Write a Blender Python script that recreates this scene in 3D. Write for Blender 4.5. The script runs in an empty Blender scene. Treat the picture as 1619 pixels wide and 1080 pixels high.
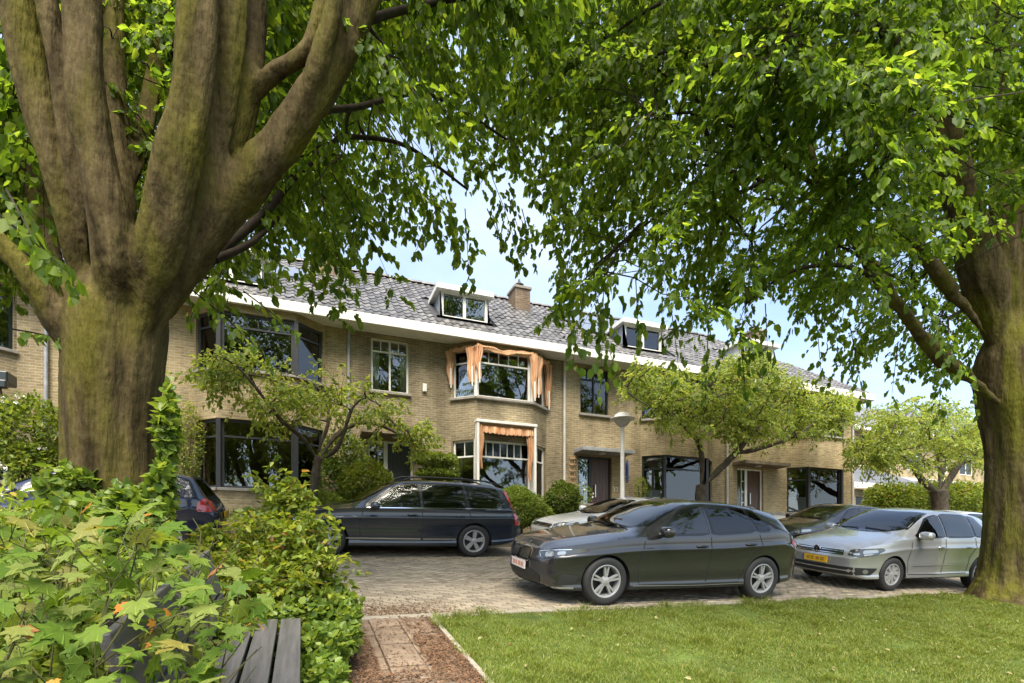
import bpy, bmesh, math, random
import numpy as np
from mathutils import Vector, Matrix
from mathutils.bvhtree import BVHTree
from mathutils.geometry import delaunay_2d_cdt

# ------------------------------------------------------------------ camera, sky, sun, exposure
SC = bpy.context.scene
COL = SC.collection
R = math.radians
EYE = 1.55                      # eye height above the lawn under the camera
YAW = math.atan(850 / 2182)     # the view turns this far to the right of straight across the street
SLOPE = 0.146                   # the whole street lies on a gentle hillside rising towards the houses
cam_d = bpy.data.cameras.new('camera'); cam = bpy.data.objects.new('camera', cam_d); COL.objects.link(cam)
cam.location = (0, 0, EYE); cam.rotation_euler = (R(90), 0, -YAW)
cam_d.sensor_width = 36; cam_d.lens = 36 * 850 / 1619; cam_d.shift_y = 340 / 1619
cam_d.clip_start = 0.05; cam_d.clip_end = 3000
SC.camera = cam

SUN_DIR = Vector((-0.20, -0.46, 0.88)).normalized()     # from the street towards the sun
SUN_EL = math.asin(SUN_DIR.z); SUN_AZ = math.atan2(SUN_DIR.x, SUN_DIR.y)
W = bpy.data.worlds.new('World'); SC.world = W; W.use_nodes = True
nt = W.node_tree; nt.nodes.clear()
wo = nt.nodes.new('ShaderNodeOutputWorld'); bg = nt.nodes.new('ShaderNodeBackground')
sky = nt.nodes.new('ShaderNodeTexSky'); sky.sky_type = 'NISHITA'; sky.sun_disc = False
sky.sun_elevation = SUN_EL; sky.sun_rotation = SUN_AZ; sky.air_density = 1.0; sky.dust_density = 1.6; sky.ozone_density = 1.0
geo = nt.nodes.new('ShaderNodeTexCoord'); sep = nt.nodes.new('ShaderNodeSeparateXYZ')
nt.links.new(geo.outputs['Generated'], sep.inputs[0])
zz = nt.nodes.new('ShaderNodeMath'); zz.operation = 'ADD'; zz.inputs[1].default_value = 0.25
nt.links.new(sep.outputs['Z'], zz.inputs[0])
dv = nt.nodes.new('ShaderNodeVectorMath'); dv.operation = 'DIVIDE'
cmb = nt.nodes.new('ShaderNodeCombineXYZ')
for i in range(3): nt.links.new(zz.outputs[0], cmb.inputs[i])
nt.links.new(geo.outputs['Generated'], dv.inputs[0]); nt.links.new(cmb.outputs[0], dv.inputs[1])
ns = nt.nodes.new('ShaderNodeTexNoise'); ns.inputs['Scale'].default_value = 1.5; ns.inputs['Detail'].default_value = 7; ns.inputs['Roughness'].default_value = 0.55
nt.links.new(dv.outputs[0], ns.inputs['Vector'])
rp = nt.nodes.new('ShaderNodeValToRGB'); rp.color_ramp.elements[0].position = 0.38; rp.color_ramp.elements[1].position = 0.72
rp.color_ramp.elements[0].color = (0.12, 0.12, 0.12, 1); rp.color_ramp.elements[1].color = (0.68, 0.68, 0.68, 1)
nt.links.new(ns.outputs['Fac'], rp.inputs[0])
mx = nt.nodes.new('ShaderNodeMixRGB'); mx.inputs[2].default_value = (3.5, 4.0, 4.75, 1)
nt.links.new(rp.outputs[0], mx.inputs[0]); nt.links.new(sky.outputs[0], mx.inputs[1])
nt.links.new(mx.outputs[0], bg.inputs[0]); bg.inputs[1].default_value = 0.118
nt.links.new(bg.outputs[0], wo.inputs[0])

sun_d = bpy.data.lights.new('sun', 'SUN'); sun = bpy.data.objects.new('sun', sun_d); COL.objects.link(sun)
sun_d.energy = 3.6; sun_d.angle = R(48); sun_d.color = (1.0, 0.91, 0.76)
sun.rotation_euler = SUN_DIR.to_track_quat('Z', 'Y').to_euler(); sun.location = (0, 0, 30)

SC.view_settings.view_transform = 'Standard'; SC.view_settings.look = 'None'
SC.view_settings.exposure = 1.64; SC.view_settings.gamma = 1.0; SC.view_settings.use_curve_mapping = False
SC.render.engine = 'CYCLES'
cy = SC.cycles
cy.use_denoising = True; cy.denoising_prefilter = 'ACCURATE'; cy.max_bounces = 9; cy.diffuse_bounces = 4; cy.glossy_bounces = 4; cy.transmission_bounces = 6; cy.transparent_max_bounces = 12
cy.caustics_reflective = False; cy.caustics_refractive = False; cy.use_adaptive_sampling = False

# ------------------------------------------------------------------ helpers
rng = np.random.default_rng(7); random.seed(7)
ALPHA = math.atan(SLOPE)
def ground(y): return SLOPE * y
def at(px, py, v):                       # the point of the photograph (px, py) on the upright plane y = v
    r = (px - 809.5) / 850; c, s = math.cos(YAW), math.sin(YAW)
    u = v * (s + r * c) / (c - r * s); d = u * s + v * c
    return Vector((u, v, EYE - (py - 880) * d / 850))
def atd(px, py, d):                      # the same, at depth d along the view
    r = (px - 809.5) / 850; c, s = math.cos(YAW), math.sin(YAW); X = r * d
    return Vector((X * c + d * s, -X * s + d * c, EYE - (py - 880) * d / 850))
def tag(o, label=None, cat=None, group=None, kind=None):
    if label: o['label'] = label
    if cat: o['category'] = cat
    if group: o['group'] = group
    if kind: o['kind'] = kind
    return o
def empty(name, loc, rot=(0, 0, 0)):
    o = bpy.data.objects.new(name, None); COL.objects.link(o); o.location = loc; o.rotation_euler = rot
    o.empty_display_size = 0.2
    return o
def wloc(o):
    v = Vector((0, 0, 0))
    while o is not None: v += o.location; o = o.parent
    return v
def link(name, me, mats, parent=None, smooth=None):
    o = bpy.data.objects.new(name, me); COL.objects.link(o)
    if mats is not None:
        for m in (mats if isinstance(mats, (list, tuple)) else [mats]): me.materials.append(m)
    if smooth is not None:
        me.polygons.foreach_set('use_smooth', [True] * len(me.polygons))
        if smooth < 180: me.set_sharp_from_angle(angle=R(smooth))
    if parent is not None: o.parent = parent
    return o
class MB:
    """collects faces, then links them as one mesh object"""
    def __init__(s): s.v = []; s.f = []; s.m = []
    def add(s, vs, fs, m=0):
        b = len(s.v); s.v.extend([tuple(p) for p in vs])
        for f in fs: s.f.append([b + i for i in f]); s.m.append(m)
        return s
    def box(s, x0, x1, y0, y1, z0, z1, m=0):
        vs = [(x, y, z) for z in (z0, z1) for y in (y0, y1) for x in (x0, x1)]
        return s.add(vs, [(0, 2, 3, 1), (4, 5, 7, 6), (0, 1, 5, 4), (2, 6, 7, 3), (0, 4, 6, 2), (1, 3, 7, 5)], m)
    def obox(s, o, ax, ay, az, x0, x1, y0, y1, z0, z1, m=0):
        o = Vector(o); vs = [o + ax * x + ay * y + az * z for z in (z0, z1) for y in (y0, y1) for x in (x0, x1)]
        return s.add(vs, [(0, 2, 3, 1), (4, 5, 7, 6), (0, 1, 5, 4), (2, 6, 7, 3), (0, 4, 6, 2), (1, 3, 7, 5)], m)
    def tube(s, pts, rad, n=8, cap=True, m=0, squash=None):
        pts = [Vector(p) for p in pts]
        rad = rad if isinstance(rad, (list, tuple)) else [rad] * len(pts)
        ref = None; vs = []
        for i, p in enumerate(pts):
            t = (pts[min(i + 1, len(pts) - 1)] - pts[max(i - 1, 0)])
            t = t.normalized() if t.length > 1e-9 else Vector((0, 0, 1))
            if ref is None: ref = t.orthogonal().normalized()
            ref = (ref - t * ref.dot(t)); ref = ref.normalized() if ref.length > 1e-6 else t.orthogonal().normalized()
            b = t.cross(ref)
            for k in range(n):
                a = 2 * math.pi * k / n
                vs.append(p + (ref * math.cos(a) + b * math.sin(a)) * rad[i])
        fs = []
        for i in range(len(pts) - 1):
            for k in range(n):
                fs.append((i * n + k, i * n + (k + 1) % n, (i + 1) * n + (k + 1) % n, (i + 1) * n + k))
        if cap: fs += [tuple(range(n - 1, -1, -1)), tuple(range((len(pts) - 1) * n, len(pts) * n))]
        return s.add(vs, fs, m)
    def lathe(s, prof, n=24, o=(0, 0, 0), axis='z', m=0, caps=False):
        o = Vector(o); vs = []
        for r_, h in prof:
            for k in range(n):
                a = 2 * math.pi * k / n; c, q = r_ * math.cos(a), r_ * math.sin(a)
                vs.append(o + (Vector((c, q, h)) if axis == 'z' else Vector((c, h, q)) if axis == 'y' else Vector((h, c, q))))
        fs = [(i * n + k, i * n + (k + 1) % n, (i + 1) * n + (k + 1) % n, (i + 1) * n + k) for i in range(len(prof) - 1) for k in range(n)]
        if axis == 'y': fs = [f[::-1] for f in fs]
        if caps: fs += [tuple(range(n))[::-1], tuple(range((len(prof) - 1) * n, len(prof) * n))]
        return s.add(vs, fs, m)
    def prism(s, poly, fn, t0, t1, m=0):          # poly: 2-D points, fn(a, b, t) -> 3-D
        n = len(poly); vs = [fn(a, b, t0) for a, b in poly] + [fn(a, b, t1) for a, b in poly]
        fs = [tuple(range(n))[::-1], tuple(range(n, 2 * n))] + [(i, (i + 1) % n, n + (i + 1) % n, n + i) for i in range(n)]
        return s.add(vs, fs, m)
    def mesh(s, name, off=None, uv=False):
        me = bpy.data.meshes.new(name)
        vs = np.array(s.v, dtype=float).reshape(-1, 3)
        if off is not None: vs = vs - np.array(off)
        me.from_pydata(vs.tolist(), [], s.f)
        if len(set(s.m)) > 1: me.polygons.foreach_set('material_index', s.m)
        if uv:
            L = me.uv_layers.new(name='UVMap').data
            Z = Vector((0, 0, 1)); o = Vector(off) if off is not None else Vector((0, 0, 0))
            for p in me.polygons:
                n = p.normal
                a = Vector((-n.y, n.x, 0)); a = a.normalized() if a.length > 0.05 else Vector((1, 0, 0))
                b = n.cross(a)
                if abs(n.z) > 0.95: a, b = Vector((1, 0, 0)), Vector((0, 1, 0))
                for li in p.loop_indices:
                    q = me.vertices[me.loops[li].vertex_index].co + o
                    L[li].uv = (q.dot(a), q.dot(b))
        me.validate()
        return me
    def build(s, name, mats, parent=None, local=False, uv=False, smooth=None):
        off = None if (parent is None or local) else wloc(parent)
        return link(name, s.mesh(name, off, uv), mats, parent, smooth)
def bevelmod(o, w=0.006, seg=2):
    m = o.modifiers.new('bevel', 'BEVEL'); m.width = w; m.segments = seg; m.limit_method = 'ANGLE'; m.angle_limit = R(40)
    return o
def lerp(a, b, t): return a + (b - a) * t
def interp(xs, ys, x): return float(np.interp(x, xs, ys))
def spline(pts, n):
    """Catmull-Rom through pts (rows of any length), n samples"""
    P = np.array(pts, float); k = len(P); out = []
    for t in np.linspace(0, k - 1, n):
        i = min(int(t), k - 2); f = t - i
        p0, p1, p2, p3 = P[max(i - 1, 0)], P[i], P[i + 1], P[min(i + 2, k - 1)]
        out.append(0.5 * ((2 * p1) + (p2 - p0) * f + (2 * p0 - 5 * p1 + 4 * p2 - p3) * f * f + (3 * p1 - p0 - 3 * p2 + p3) * f ** 3))
    return np.array(out)
def smooth1(xs, ys):
    """monotone cubic through the key points (Fritsch-Carlson)"""
    xs = np.array(xs, float); ys = np.array(ys, float); h = np.diff(xs); d = np.diff(ys) / h
    m = np.concatenate([[d[0]], np.where(d[:-1] * d[1:] <= 0, 0, 2 * d[:-1] * d[1:] / (d[:-1] + d[1:] + 1e-12)), [d[-1]]])
    def f(x):
        x = min(max(x, xs[0]), xs[-1]); i = min(int(np.searchsorted(xs, x, 'right') - 1), len(h) - 1); t = (x - xs[i]) / h[i]
        return float((2*t**3-3*t*t+1)*ys[i] + (t**3-2*t*t+t)*h[i]*m[i] + (-2*t**3+3*t*t)*ys[i+1] + (t**3-t*t)*h[i]*m[i+1])
    return f

# ------------------------------------------------------------------ materials
def newmat(name):
    m = bpy.data.materials.new(name); m.use_nodes = True; t = m.node_tree
    return m, t, t.nodes['Principled BSDF'], t.nodes['Material Output']
def N(t, typ, **kw):
    n = t.nodes.new(typ)
    for k, v in kw.items():
        if k in n.inputs: n.inputs[k].default_value = v
        else: setattr(n, k, v)
    return n
def c4(c): return (c[0], c[1], c[2], 1)
def plain(name, col, rough=0.6, metal=0, spec=0.5, coat=0, var=0.0, vscale=6, bump=0, bscale=30, col2=None, detail=4, stretch=None, rvar=0, island=0):
    """one surface: a base colour mottled by noise, with an optional fine relief"""
    m, t, b, o = newmat(name)
    b.inputs['Base Color'].default_value = c4(col); b.inputs['Roughness'].default_value = rough
    b.inputs['Metallic'].default_value = metal; b.inputs['Specular IOR Level'].default_value = spec
    b.inputs['Coat Weight'].default_value = coat; b.inputs['Coat Roughness'].default_value = 0.04
    tc = N(t, 'ShaderNodeTexCoord'); src = tc.outputs['Object']
    if stretch:
        mp = N(t, 'ShaderNodeMapping'); mp.inputs['Scale'].default_value = stretch
        t.links.new(src, mp.inputs[0]); src = mp.outputs[0]
    if var or col2:
        n = N(t, 'ShaderNodeTexNoise', Scale=vscale, Detail=detail); t.links.new(src, n.inputs['Vector'])
        r = N(t, 'ShaderNodeValToRGB'); r.color_ramp.elements[0].position = 0.3; r.color_ramp.elements[1].position = 0.7
        r.color_ramp.elements[0].color = c4([x * (1 - var) for x in col]); r.color_ramp.elements[1].color = c4(col2 if col2 else [min(1, x * (1 + var)) for x in col])
        t.links.new(n.outputs['Fac'], r.inputs[0]); out = r.outputs[0]
        if island:
            g = N(t, 'ShaderNodeNewGeometry'); oi = N(t, 'ShaderNodeObjectInfo')
            ad = N(t, 'ShaderNodeMath', operation='ADD'); fr = N(t, 'ShaderNodeMath', operation='FRACT')
            t.links.new(g.outputs['Random Per Island'], ad.inputs[0]); t.links.new(oi.outputs['Random'], ad.inputs[1]); t.links.new(ad.outputs[0], fr.inputs[0])
            mr = N(t, 'ShaderNodeMapRange'); mr.inputs[3].default_value = 1 - island; mr.inputs[4].default_value = 1 + island
            t.links.new(fr.outputs[0], mr.inputs[0])
            ml = N(t, 'ShaderNodeVectorMath', operation='MULTIPLY'); t.links.new(out, ml.inputs[0])
            cb = N(t, 'ShaderNodeCombineXYZ')
            for i in range(3): t.links.new(mr.outputs[0], cb.inputs[i])
            t.links.new(cb.outputs[0], ml.inputs[1]); out = ml.outputs[0]
        t.links.new(out, b.inputs['Base Color'])
        if rvar:
            q = N(t, 'ShaderNodeMapRange'); q.inputs[3].default_value = rough - rvar; q.inputs[4].default_value = rough + rvar
            t.links.new(n.outputs['Fac'], q.inputs[0]); t.links.new(q.outputs[0], b.inputs['Roughness'])
    if bump:
        n2 = N(t, 'ShaderNodeTexNoise', Scale=bscale, Detail=6); t.links.new(src, n2.inputs['Vector'])
        bp = N(t, 'ShaderNodeBump', Strength=bump, Distance=0.02); t.links.new(n2.outputs['Fac'], bp.inputs['Height'])
        t.links.new(bp.outputs[0], b.inputs['Normal'])
    return m
def leafmat(name, cols, trans=0.4, tcol=(0.28, 0.42, 0.03), rough=0.45, big=0.0):
    """leaves: colour by leaf, light passing through"""
    m, t, b, o = newmat(name)
    g = N(t, 'ShaderNodeNewGeometry'); r = N(t, 'ShaderNodeValToRGB')
    cr = r.color_ramp; n = len(cols)
    while len(cr.elements) < n: cr.elements.new(0.5)
    for i, (p, c) in enumerate(cols): cr.elements[i].position = p; cr.elements[i].color = c4(c)
    src = g.outputs['Random Per Island']
    if big:                                       # single-leaf objects: one random value for each object
        oi = N(t, 'ShaderNodeObjectInfo'); src = oi.outputs['Random']
    t.links.new(src, r.inputs[0])
    tc = N(t, 'ShaderNodeTexCoord'); nz = N(t, 'ShaderNodeTexNoise', Scale=(25 if big else 0.7), Detail=3); t.links.new(tc.outputs['Object'], nz.inputs['Vector'])
    mr = N(t, 'ShaderNodeMapRange'); mr.inputs[3].default_value = 0.72; mr.inputs[4].default_value = 1.28; t.links.new(nz.outputs['Fac'], mr.inputs[0])
    cb = N(t, 'ShaderNodeCombineXYZ')
    for i in range(3): t.links.new(mr.outputs[0], cb.inputs[i])
    ml = N(t, 'ShaderNodeVectorMath', operation='MULTIPLY'); t.links.new(r.outputs[0], ml.inputs[0]); t.links.new(cb.outputs[0], ml.inputs[1])
    if big:                                       # paler veins fanning out from the leaf base
        sx = N(t, 'ShaderNodeSeparateXYZ'); t.links.new(tc.outputs['Object'], sx.inputs[0])
        an = N(t, 'ShaderNodeMath', operation='ARCTAN2'); t.links.new(sx.outputs['X'], an.inputs[0]); t.links.new(sx.outputs['Y'], an.inputs[1])
        a5 = N(t, 'ShaderNodeMath', operation='MULTIPLY'); a5.inputs[1].default_value = 4.6; t.links.new(an.outputs[0], a5.inputs[0])
        si = N(t, 'ShaderNodeMath', operation='SINE'); t.links.new(a5.outputs[0], si.inputs[0]); ab = N(t, 'ShaderNodeMath', operation='ABSOLUTE'); t.links.new(si.outputs[0], ab.inputs[0])
        vr = N(t, 'ShaderNodeMapRange'); vr.inputs[1].default_value = 0.05; vr.inputs[2].default_value = 0.30; vr.inputs[3].default_value = 1.45; vr.inputs[4].default_value = 0.92; t.links.new(ab.outputs[0], vr.inputs[0])
        vc = N(t, 'ShaderNodeCombineXYZ')
        for i in range(3): t.links.new(vr.outputs[0], vc.inputs[i])
        mv = N(t, 'ShaderNodeVectorMath', operation='MULTIPLY'); t.links.new(ml.outputs[0], mv.inputs[0]); t.links.new(vc.outputs[0], mv.inputs[1]); ml = mv
        bp = N(t, 'ShaderNodeBump', Strength=0.5, Distance=0.01); t.links.new(vr.outputs[0], bp.inputs['Height']); t.links.new(bp.outputs[0], b.inputs['Normal'])
    t.links.new(ml.outputs[0], b.inputs['Base Color']); b.inputs['Roughness'].default_value = rough; b.inputs['Specular IOR Level'].default_value = 0.15 if big else 0.28
    tr = N(t, 'ShaderNodeBsdfTranslucent')
    m2 = N(t, 'ShaderNodeVectorMath', operation='MULTIPLY'); t.links.new(ml.outputs[0], m2.inputs[0])
    m2.inputs[1].default_value = (2.4, 2.1, 1.1); t.links.new(m2.outputs[0], tr.inputs['Color'])
    ms = N(t, 'ShaderNodeMixShader'); ms.inputs[0].default_value = trans
    t.links.new(b.outputs[0], ms.inputs[1]); t.links.new(tr.outputs[0], ms.inputs[2]); t.links.new(ms.outputs[0], o.inputs[0])
    return m
def glassmat(name, tint, refl=1.0, rough=0.0, ior=1.62):
    m, t, b, o = newmat(name); t.nodes.remove(b)
    tr = N(t, 'ShaderNodeBsdfTransparent'); tr.inputs[0].default_value = c4(tint)
    gl = N(t, 'ShaderNodeBsdfGlossy'); gl.inputs['Roughness'].default_value = rough; gl.inputs[0].default_value = (refl, refl, refl, 1)
    fr = N(t, 'ShaderNodeFresnel'); fr.inputs['IOR'].default_value = ior
    ms = N(t, 'ShaderNodeMixShader'); t.links.new(fr.outputs[0], ms.inputs[0])
    t.links.new(tr.outputs[0], ms.inputs[1]); t.links.new(gl.outputs[0], ms.inputs[2]); t.links.new(ms.outputs[0], o.inputs[0])
    return m
def brickmat(name, c1, c2, mortar, dirt=0.36):
    m, t, b, o = newmat(name)
    uv = N(t, 'ShaderNodeUVMap'); br = N(t, 'ShaderNodeTexBrick')
    br.inputs['Scale'].default_value = 1.0; br.inputs['Brick Width'].default_value = 0.22; br.inputs['Row Height'].default_value = 0.066
    br.inputs['Mortar Size'].default_value = 0.0115; br.inputs['Mortar Smooth'].default_value = 0.2; br.inputs['Bias'].default_value = -0.1
    br.inputs['Color1'].default_value = c4(c1); br.inputs['Color2'].default_value = c4(c2); br.inputs['Mortar'].default_value = c4(mortar)
    t.links.new(uv.outputs[0], br.inputs['Vector'])
    # a second, coarser brick pattern gives each brick its own tone
    vo = N(t, 'ShaderNodeTexNoise', Scale=4.5, Detail=8); mpn = N(t, 'ShaderNodeMapping'); mpn.inputs['Scale'].default_value = (1, 3.2, 1)
    t.links.new(uv.outputs[0], mpn.inputs[0]); t.links.new(mpn.outputs[0], vo.inputs['Vector'])
    mr = N(t, 'ShaderNodeMapRange'); mr.inputs[1].default_value = 0.3; mr.inputs[2].default_value = 0.7; mr.inputs[3].default_value = 0.78; mr.inputs[4].default_value = 1.2
    t.links.new(vo.outputs['Fac'], mr.inputs[0])
    n2 = N(t, 'ShaderNodeTexNoise', Scale=0.9, Detail=7); mp5 = N(t, 'ShaderNodeMapping'); mp5.inputs['Scale'].default_value = (1.6, 0.6, 1); t.links.new(uv.outputs[0], mp5.inputs[0]); t.links.new(mp5.outputs[0], n2.inputs['Vector'])
    m3 = N(t, 'ShaderNodeMapRange'); m3.inputs[1].default_value = 0.3; m3.inputs[2].default_value = 0.7; m3.inputs[3].default_value = 1 - dirt; m3.inputs[4].default_value = 1 + dirt * 0.5
    t.links.new(n2.outputs['Fac'], m3.inputs[0])
    mu = N(t, 'ShaderNodeMath', operation='MULTIPLY'); t.links.new(mr.outputs[0], mu.inputs[0]); t.links.new(m3.outputs[0], mu.inputs[1])
    cb = N(t, 'ShaderNodeCombineXYZ')
    for i in range(3): t.links.new(mu.outputs[0], cb.inputs[i])
    ml = N(t, 'ShaderNodeVectorMath', operation='MULTIPLY'); t.links.new(br.outputs['Color'], ml.inputs[0]); t.links.new(cb.outputs[0], ml.inputs[1])
    t.links.new(ml.outputs[0], b.inputs['Base Color']); b.inputs['Roughness'].default_value = 0.9; b.inputs['Specular IOR Level'].default_value = 0.06
    bp = N(t, 'ShaderNodeBump', Strength=0.6, Distance=0.008); bp.invert = True; t.links.new(br.outputs['Fac'], bp.inputs['Height']); t.links.new(bp.outputs[0], b.inputs['Normal'])
    return m
def barkmat(name, c1, c2, moss, mossiness=0.5):
    """smooth beech-like bark: long vertical streaks, green algae, fine cracks"""
    m, t, b, o = newmat(name); tc = N(t, 'ShaderNodeTexCoord')
    mp = N(t, 'ShaderNodeMapping'); mp.inputs['Scale'].default_value = (5, 5, 0.9); t.links.new(tc.outputs['Object'], mp.inputs[0])
    n = N(t, 'ShaderNodeTexNoise', Scale=1.6, Detail=9, Roughness=0.62); t.links.new(mp.outputs[0], n.inputs['Vector'])
    r = N(t, 'ShaderNodeValToRGB'); r.color_ramp.elements[0].position = 0.32; r.color_ramp.elements[1].position = 0.68
    r.color_ramp.elements[0].color = c4(c1); r.color_ramp.elements[1].color = c4(c2); t.links.new(n.outputs['Fac'], r.inputs[0])
    n2 = N(t, 'ShaderNodeTexNoise', Scale=2.3, Detail=6); mp2 = N(t, 'ShaderNodeMapping'); mp2.inputs['Scale'].default_value = (1.5, 1.5, 0.35)
    t.links.new(tc.outputs['Object'], mp2.inputs[0]); t.links.new(mp2.outputs[0], n2.inputs['Vector'])
    mr = N(t, 'ShaderNodeMapRange'); mr.inputs[1].default_value = 0.45; mr.inputs[2].default_value = 0.65; mr.inputs[4].default_value = mossiness; t.links.new(n2.outputs['Fac'], mr.inputs[0])
    mx = N(t, 'ShaderNodeMixRGB'); mx.inputs[2].default_value = c4(moss); t.links.new(mr.outputs[0], mx.inputs[0]); t.links.new(r.outputs[0], mx.inputs[1])
    nf = N(t, 'ShaderNodeTexNoise', Scale=26, Detail=6, Roughness=0.7); mpf = N(t, 'ShaderNodeMapping'); mpf.inputs['Scale'].default_value = (1.6, 1.6, 0.5)
    t.links.new(tc.outputs['Object'], mpf.inputs[0]); t.links.new(mpf.outputs[0], nf.inputs['Vector'])
    rf = N(t, 'ShaderNodeMapRange'); rf.inputs[1].default_value = 0.3; rf.inputs[2].default_value = 0.7; rf.inputs[3].default_value = 0.66; rf.inputs[4].default_value = 1.3; t.links.new(nf.outputs['Fac'], rf.inputs[0])
    cf = N(t, 'ShaderNodeCombineXYZ')
    for i in range(3): t.links.new(rf.outputs[0], cf.inputs[i])
    mf = N(t, 'ShaderNodeVectorMath', operation='MULTIPLY'); t.links.new(mx.outputs[0], mf.inputs[0]); t.links.new(cf.outputs[0], mf.inputs[1])
    t.links.new(mf.outputs[0], b.inputs['Base Color']); b.inputs['Roughness'].default_value = 0.85; b.inputs['Specular IOR Level'].default_value = 0.06
    n3 = N(t, 'ShaderNodeTexNoise', Scale=14, Detail=8); mp3 = N(t, 'ShaderNodeMapping'); mp3.inputs['Scale'].default_value = (2.2, 2.2, 0.45)
    t.links.new(tc.outputs['Object'], mp3.inputs[0]); t.links.new(mp3.outputs[0], n3.inputs['Vector'])
    n4 = N(t, 'ShaderNodeTexNoise', Scale=5, Detail=5); mp4 = N(t, 'ShaderNodeMapping'); mp4.inputs['Scale'].default_value = (1.6, 1.6, 1.3)
    t.links.new(tc.outputs['Object'], mp4.inputs[0]); t.links.new(mp4.outputs[0], n4.inputs['Vector'])
    ad = N(t, 'ShaderNodeMath', operation='ADD'); t.links.new(n3.outputs['Fac'], ad.inputs[0]); t.links.new(n4.outputs['Fac'], ad.inputs[1])
    bp = N(t, 'ShaderNodeBump', Strength=0.75, Distance=0.03); t.links.new(ad.outputs[0], bp.inputs['Height']); t.links.new(bp.outputs[0], b.inputs['Normal'])
    return m
M = {}
M['brick_a'] = brickmat('brick_sandy', (0.395, 0.30, 0.158), (0.305, 0.224, 0.112), (0.40, 0.36, 0.26))
M['brick_b'] = brickmat('brick_brown', (0.298, 0.235, 0.138), (0.222, 0.17, 0.096), (0.33, 0.30, 0.225), 0.42)
M['brick_c'] = brickmat('brick_yellow', (0.348, 0.27, 0.148), (0.264, 0.198, 0.105), (0.37, 0.33, 0.245), 0.4)
M['brick_dark'] = brickmat('brick_chimney', (0.20, 0.14, 0.09), (0.14, 0.095, 0.06), (0.19, 0.16, 0.125), 0.35)
M['plinth'] = plain('plinth_brick', (0.2, 0.16, 0.11), 0.9, var=0.3, vscale=5, bump=0.3, bscale=40)
M['white'] = plain('white_paint', (0.70, 0.69, 0.645), 0.45, var=0.13, vscale=3, stretch=(2.5, 2.5, 0.6), detail=7)
M['cream'] = plain('cream_paint', (0.62, 0.60, 0.53), 0.5, var=0.08, vscale=3)
M['grey_frame'] = plain('anthracite_paint', (0.035, 0.038, 0.043), 0.4, var=0.15)
M['black_frame'] = plain('black_paint', (0.012, 0.012, 0.013), 0.35, var=0.15)
M['green_frame'] = plain('dark_green_paint', (0.012, 0.02, 0.018), 0.35, var=0.15)
M['door_blue'] = plain('dark_blue_door_paint', (0.012, 0.016, 0.022), 0.3, var=0.15)
M['door_wood'] = plain('varnished_dark_wood', (0.06, 0.022, 0.008), 0.3, var=0.5, vscale=2.5, stretch=(9, 9, 0.7))
M['lead'] = plain('lead_flashing', (0.28, 0.29, 0.31), 0.5, var=0.2)
M['concrete'] = plain('concrete', (0.25, 0.225, 0.18), 0.85, spec=0.12, var=0.2, vscale=7, bump=0.25, bscale=60)
M['sill'] = plain('stone_sill', (0.27, 0.25, 0.22), 0.75, var=0.2, vscale=7, bump=0.15, bscale=50)
M['tile'] = plain('glazed_roof_tile', (0.112, 0.108, 0.104), 0.42, spec=0.5, var=0.3, vscale=3, rvar=0.06, island=0.42)
M['roofbase'] = plain('roof_underlay', (0.03, 0.032, 0.036), 0.7)
M['pane'] = glassmat('window_glass', (0.93, 0.95, 0.94), 0.85, 0.0, 1.9)
M['pane2'] = glassmat('leaded_glass', (0.75, 0.79, 0.77), 0.6, 0.08)
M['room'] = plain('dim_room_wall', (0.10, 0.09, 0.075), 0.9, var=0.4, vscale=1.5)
M['curtain'] = plain('white_curtain', (0.72, 0.71, 0.68), 0.9, var=0.08)
M['frost'] = plain('frosted_film', (0.42, 0.46, 0.46), 0.6)
M['awning'] = None
M['steel'] = plain('brushed_steel', (0.55, 0.55, 0.54), 0.3, metal=1.0)
M['zinc'] = plain('zinc_pipe', (0.50, 0.49, 0.46), 0.55, var=0.12)
M['lamp_white'] = plain('lamp_enamel', (0.66, 0.64, 0.60), 0.4, var=0.06)
M['lamp_bowl'] = plain('lamp_bowl', (0.42, 0.41, 0.38), 0.25, var=0.06)
M['sign_blue'] = plain('sign_blue', (0.02, 0.07, 0.30), 0.4)
M['solar'] = plain('solar_panel', (0.13, 0.15, 0.18), 0.2, spec=0.8)
M['wood_grey'] = plain('weathered_bench_wood', (0.062, 0.06, 0.062), 0.5, var=0.3, vscale=2.0, stretch=(18, 1.2, 18), bump=0.25, bscale=9)
M['iron'] = plain('painted_iron', (0.015, 0.016, 0.017), 0.5)
M['trellis'] = plain('trellis_wood', (0.33, 0.22, 0.12), 0.8, var=0.2)
M['bark_a'] = barkmat('grey_brown_bark', (0.026, 0.019, 0.008), (0.100, 0.077, 0.034), (0.082, 0.074, 0.013), 0.9)
M['bark_b'] = barkmat('mossy_bark', (0.034, 0.026, 0.011), (0.112, 0.088, 0.042), (0.10, 0.097, 0.014), 0.9)
M['twig'] = plain('dark_twig_bark', (0.030, 0.023, 0.016), 0.85, spec=0.12, var=0.4, vscale=10)
M['cherry_bark'] = plain('cherry_bark', (0.075, 0.062, 0.045), 0.8, spec=0.12, var=0.4, vscale=8, bump=0.4, bscale=25)
M['stem'] = plain('green_brown_stem', (0.075, 0.075, 0.028), 0.7, spec=0.12, var=0.3)
G = lambda *a: a
M['leaf_big'] = leafmat('canopy_leaf', [(0, (0.055, 0.105, 0.012)), (0.45, (0.085, 0.15, 0.016)), (0.8, (0.125, 0.195, 0.022)), (1, (0.175, 0.24, 0.036))], 0.66)
M['leaf_cherry'] = leafmat('cherry_leaf', [(0, (0.125, 0.185, 0.03)), (0.5, (0.19, 0.26, 0.05)), (0.92, (0.27, 0.32, 0.09)), (1, (0.27, 0.23, 0.09))], 0.45)
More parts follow.
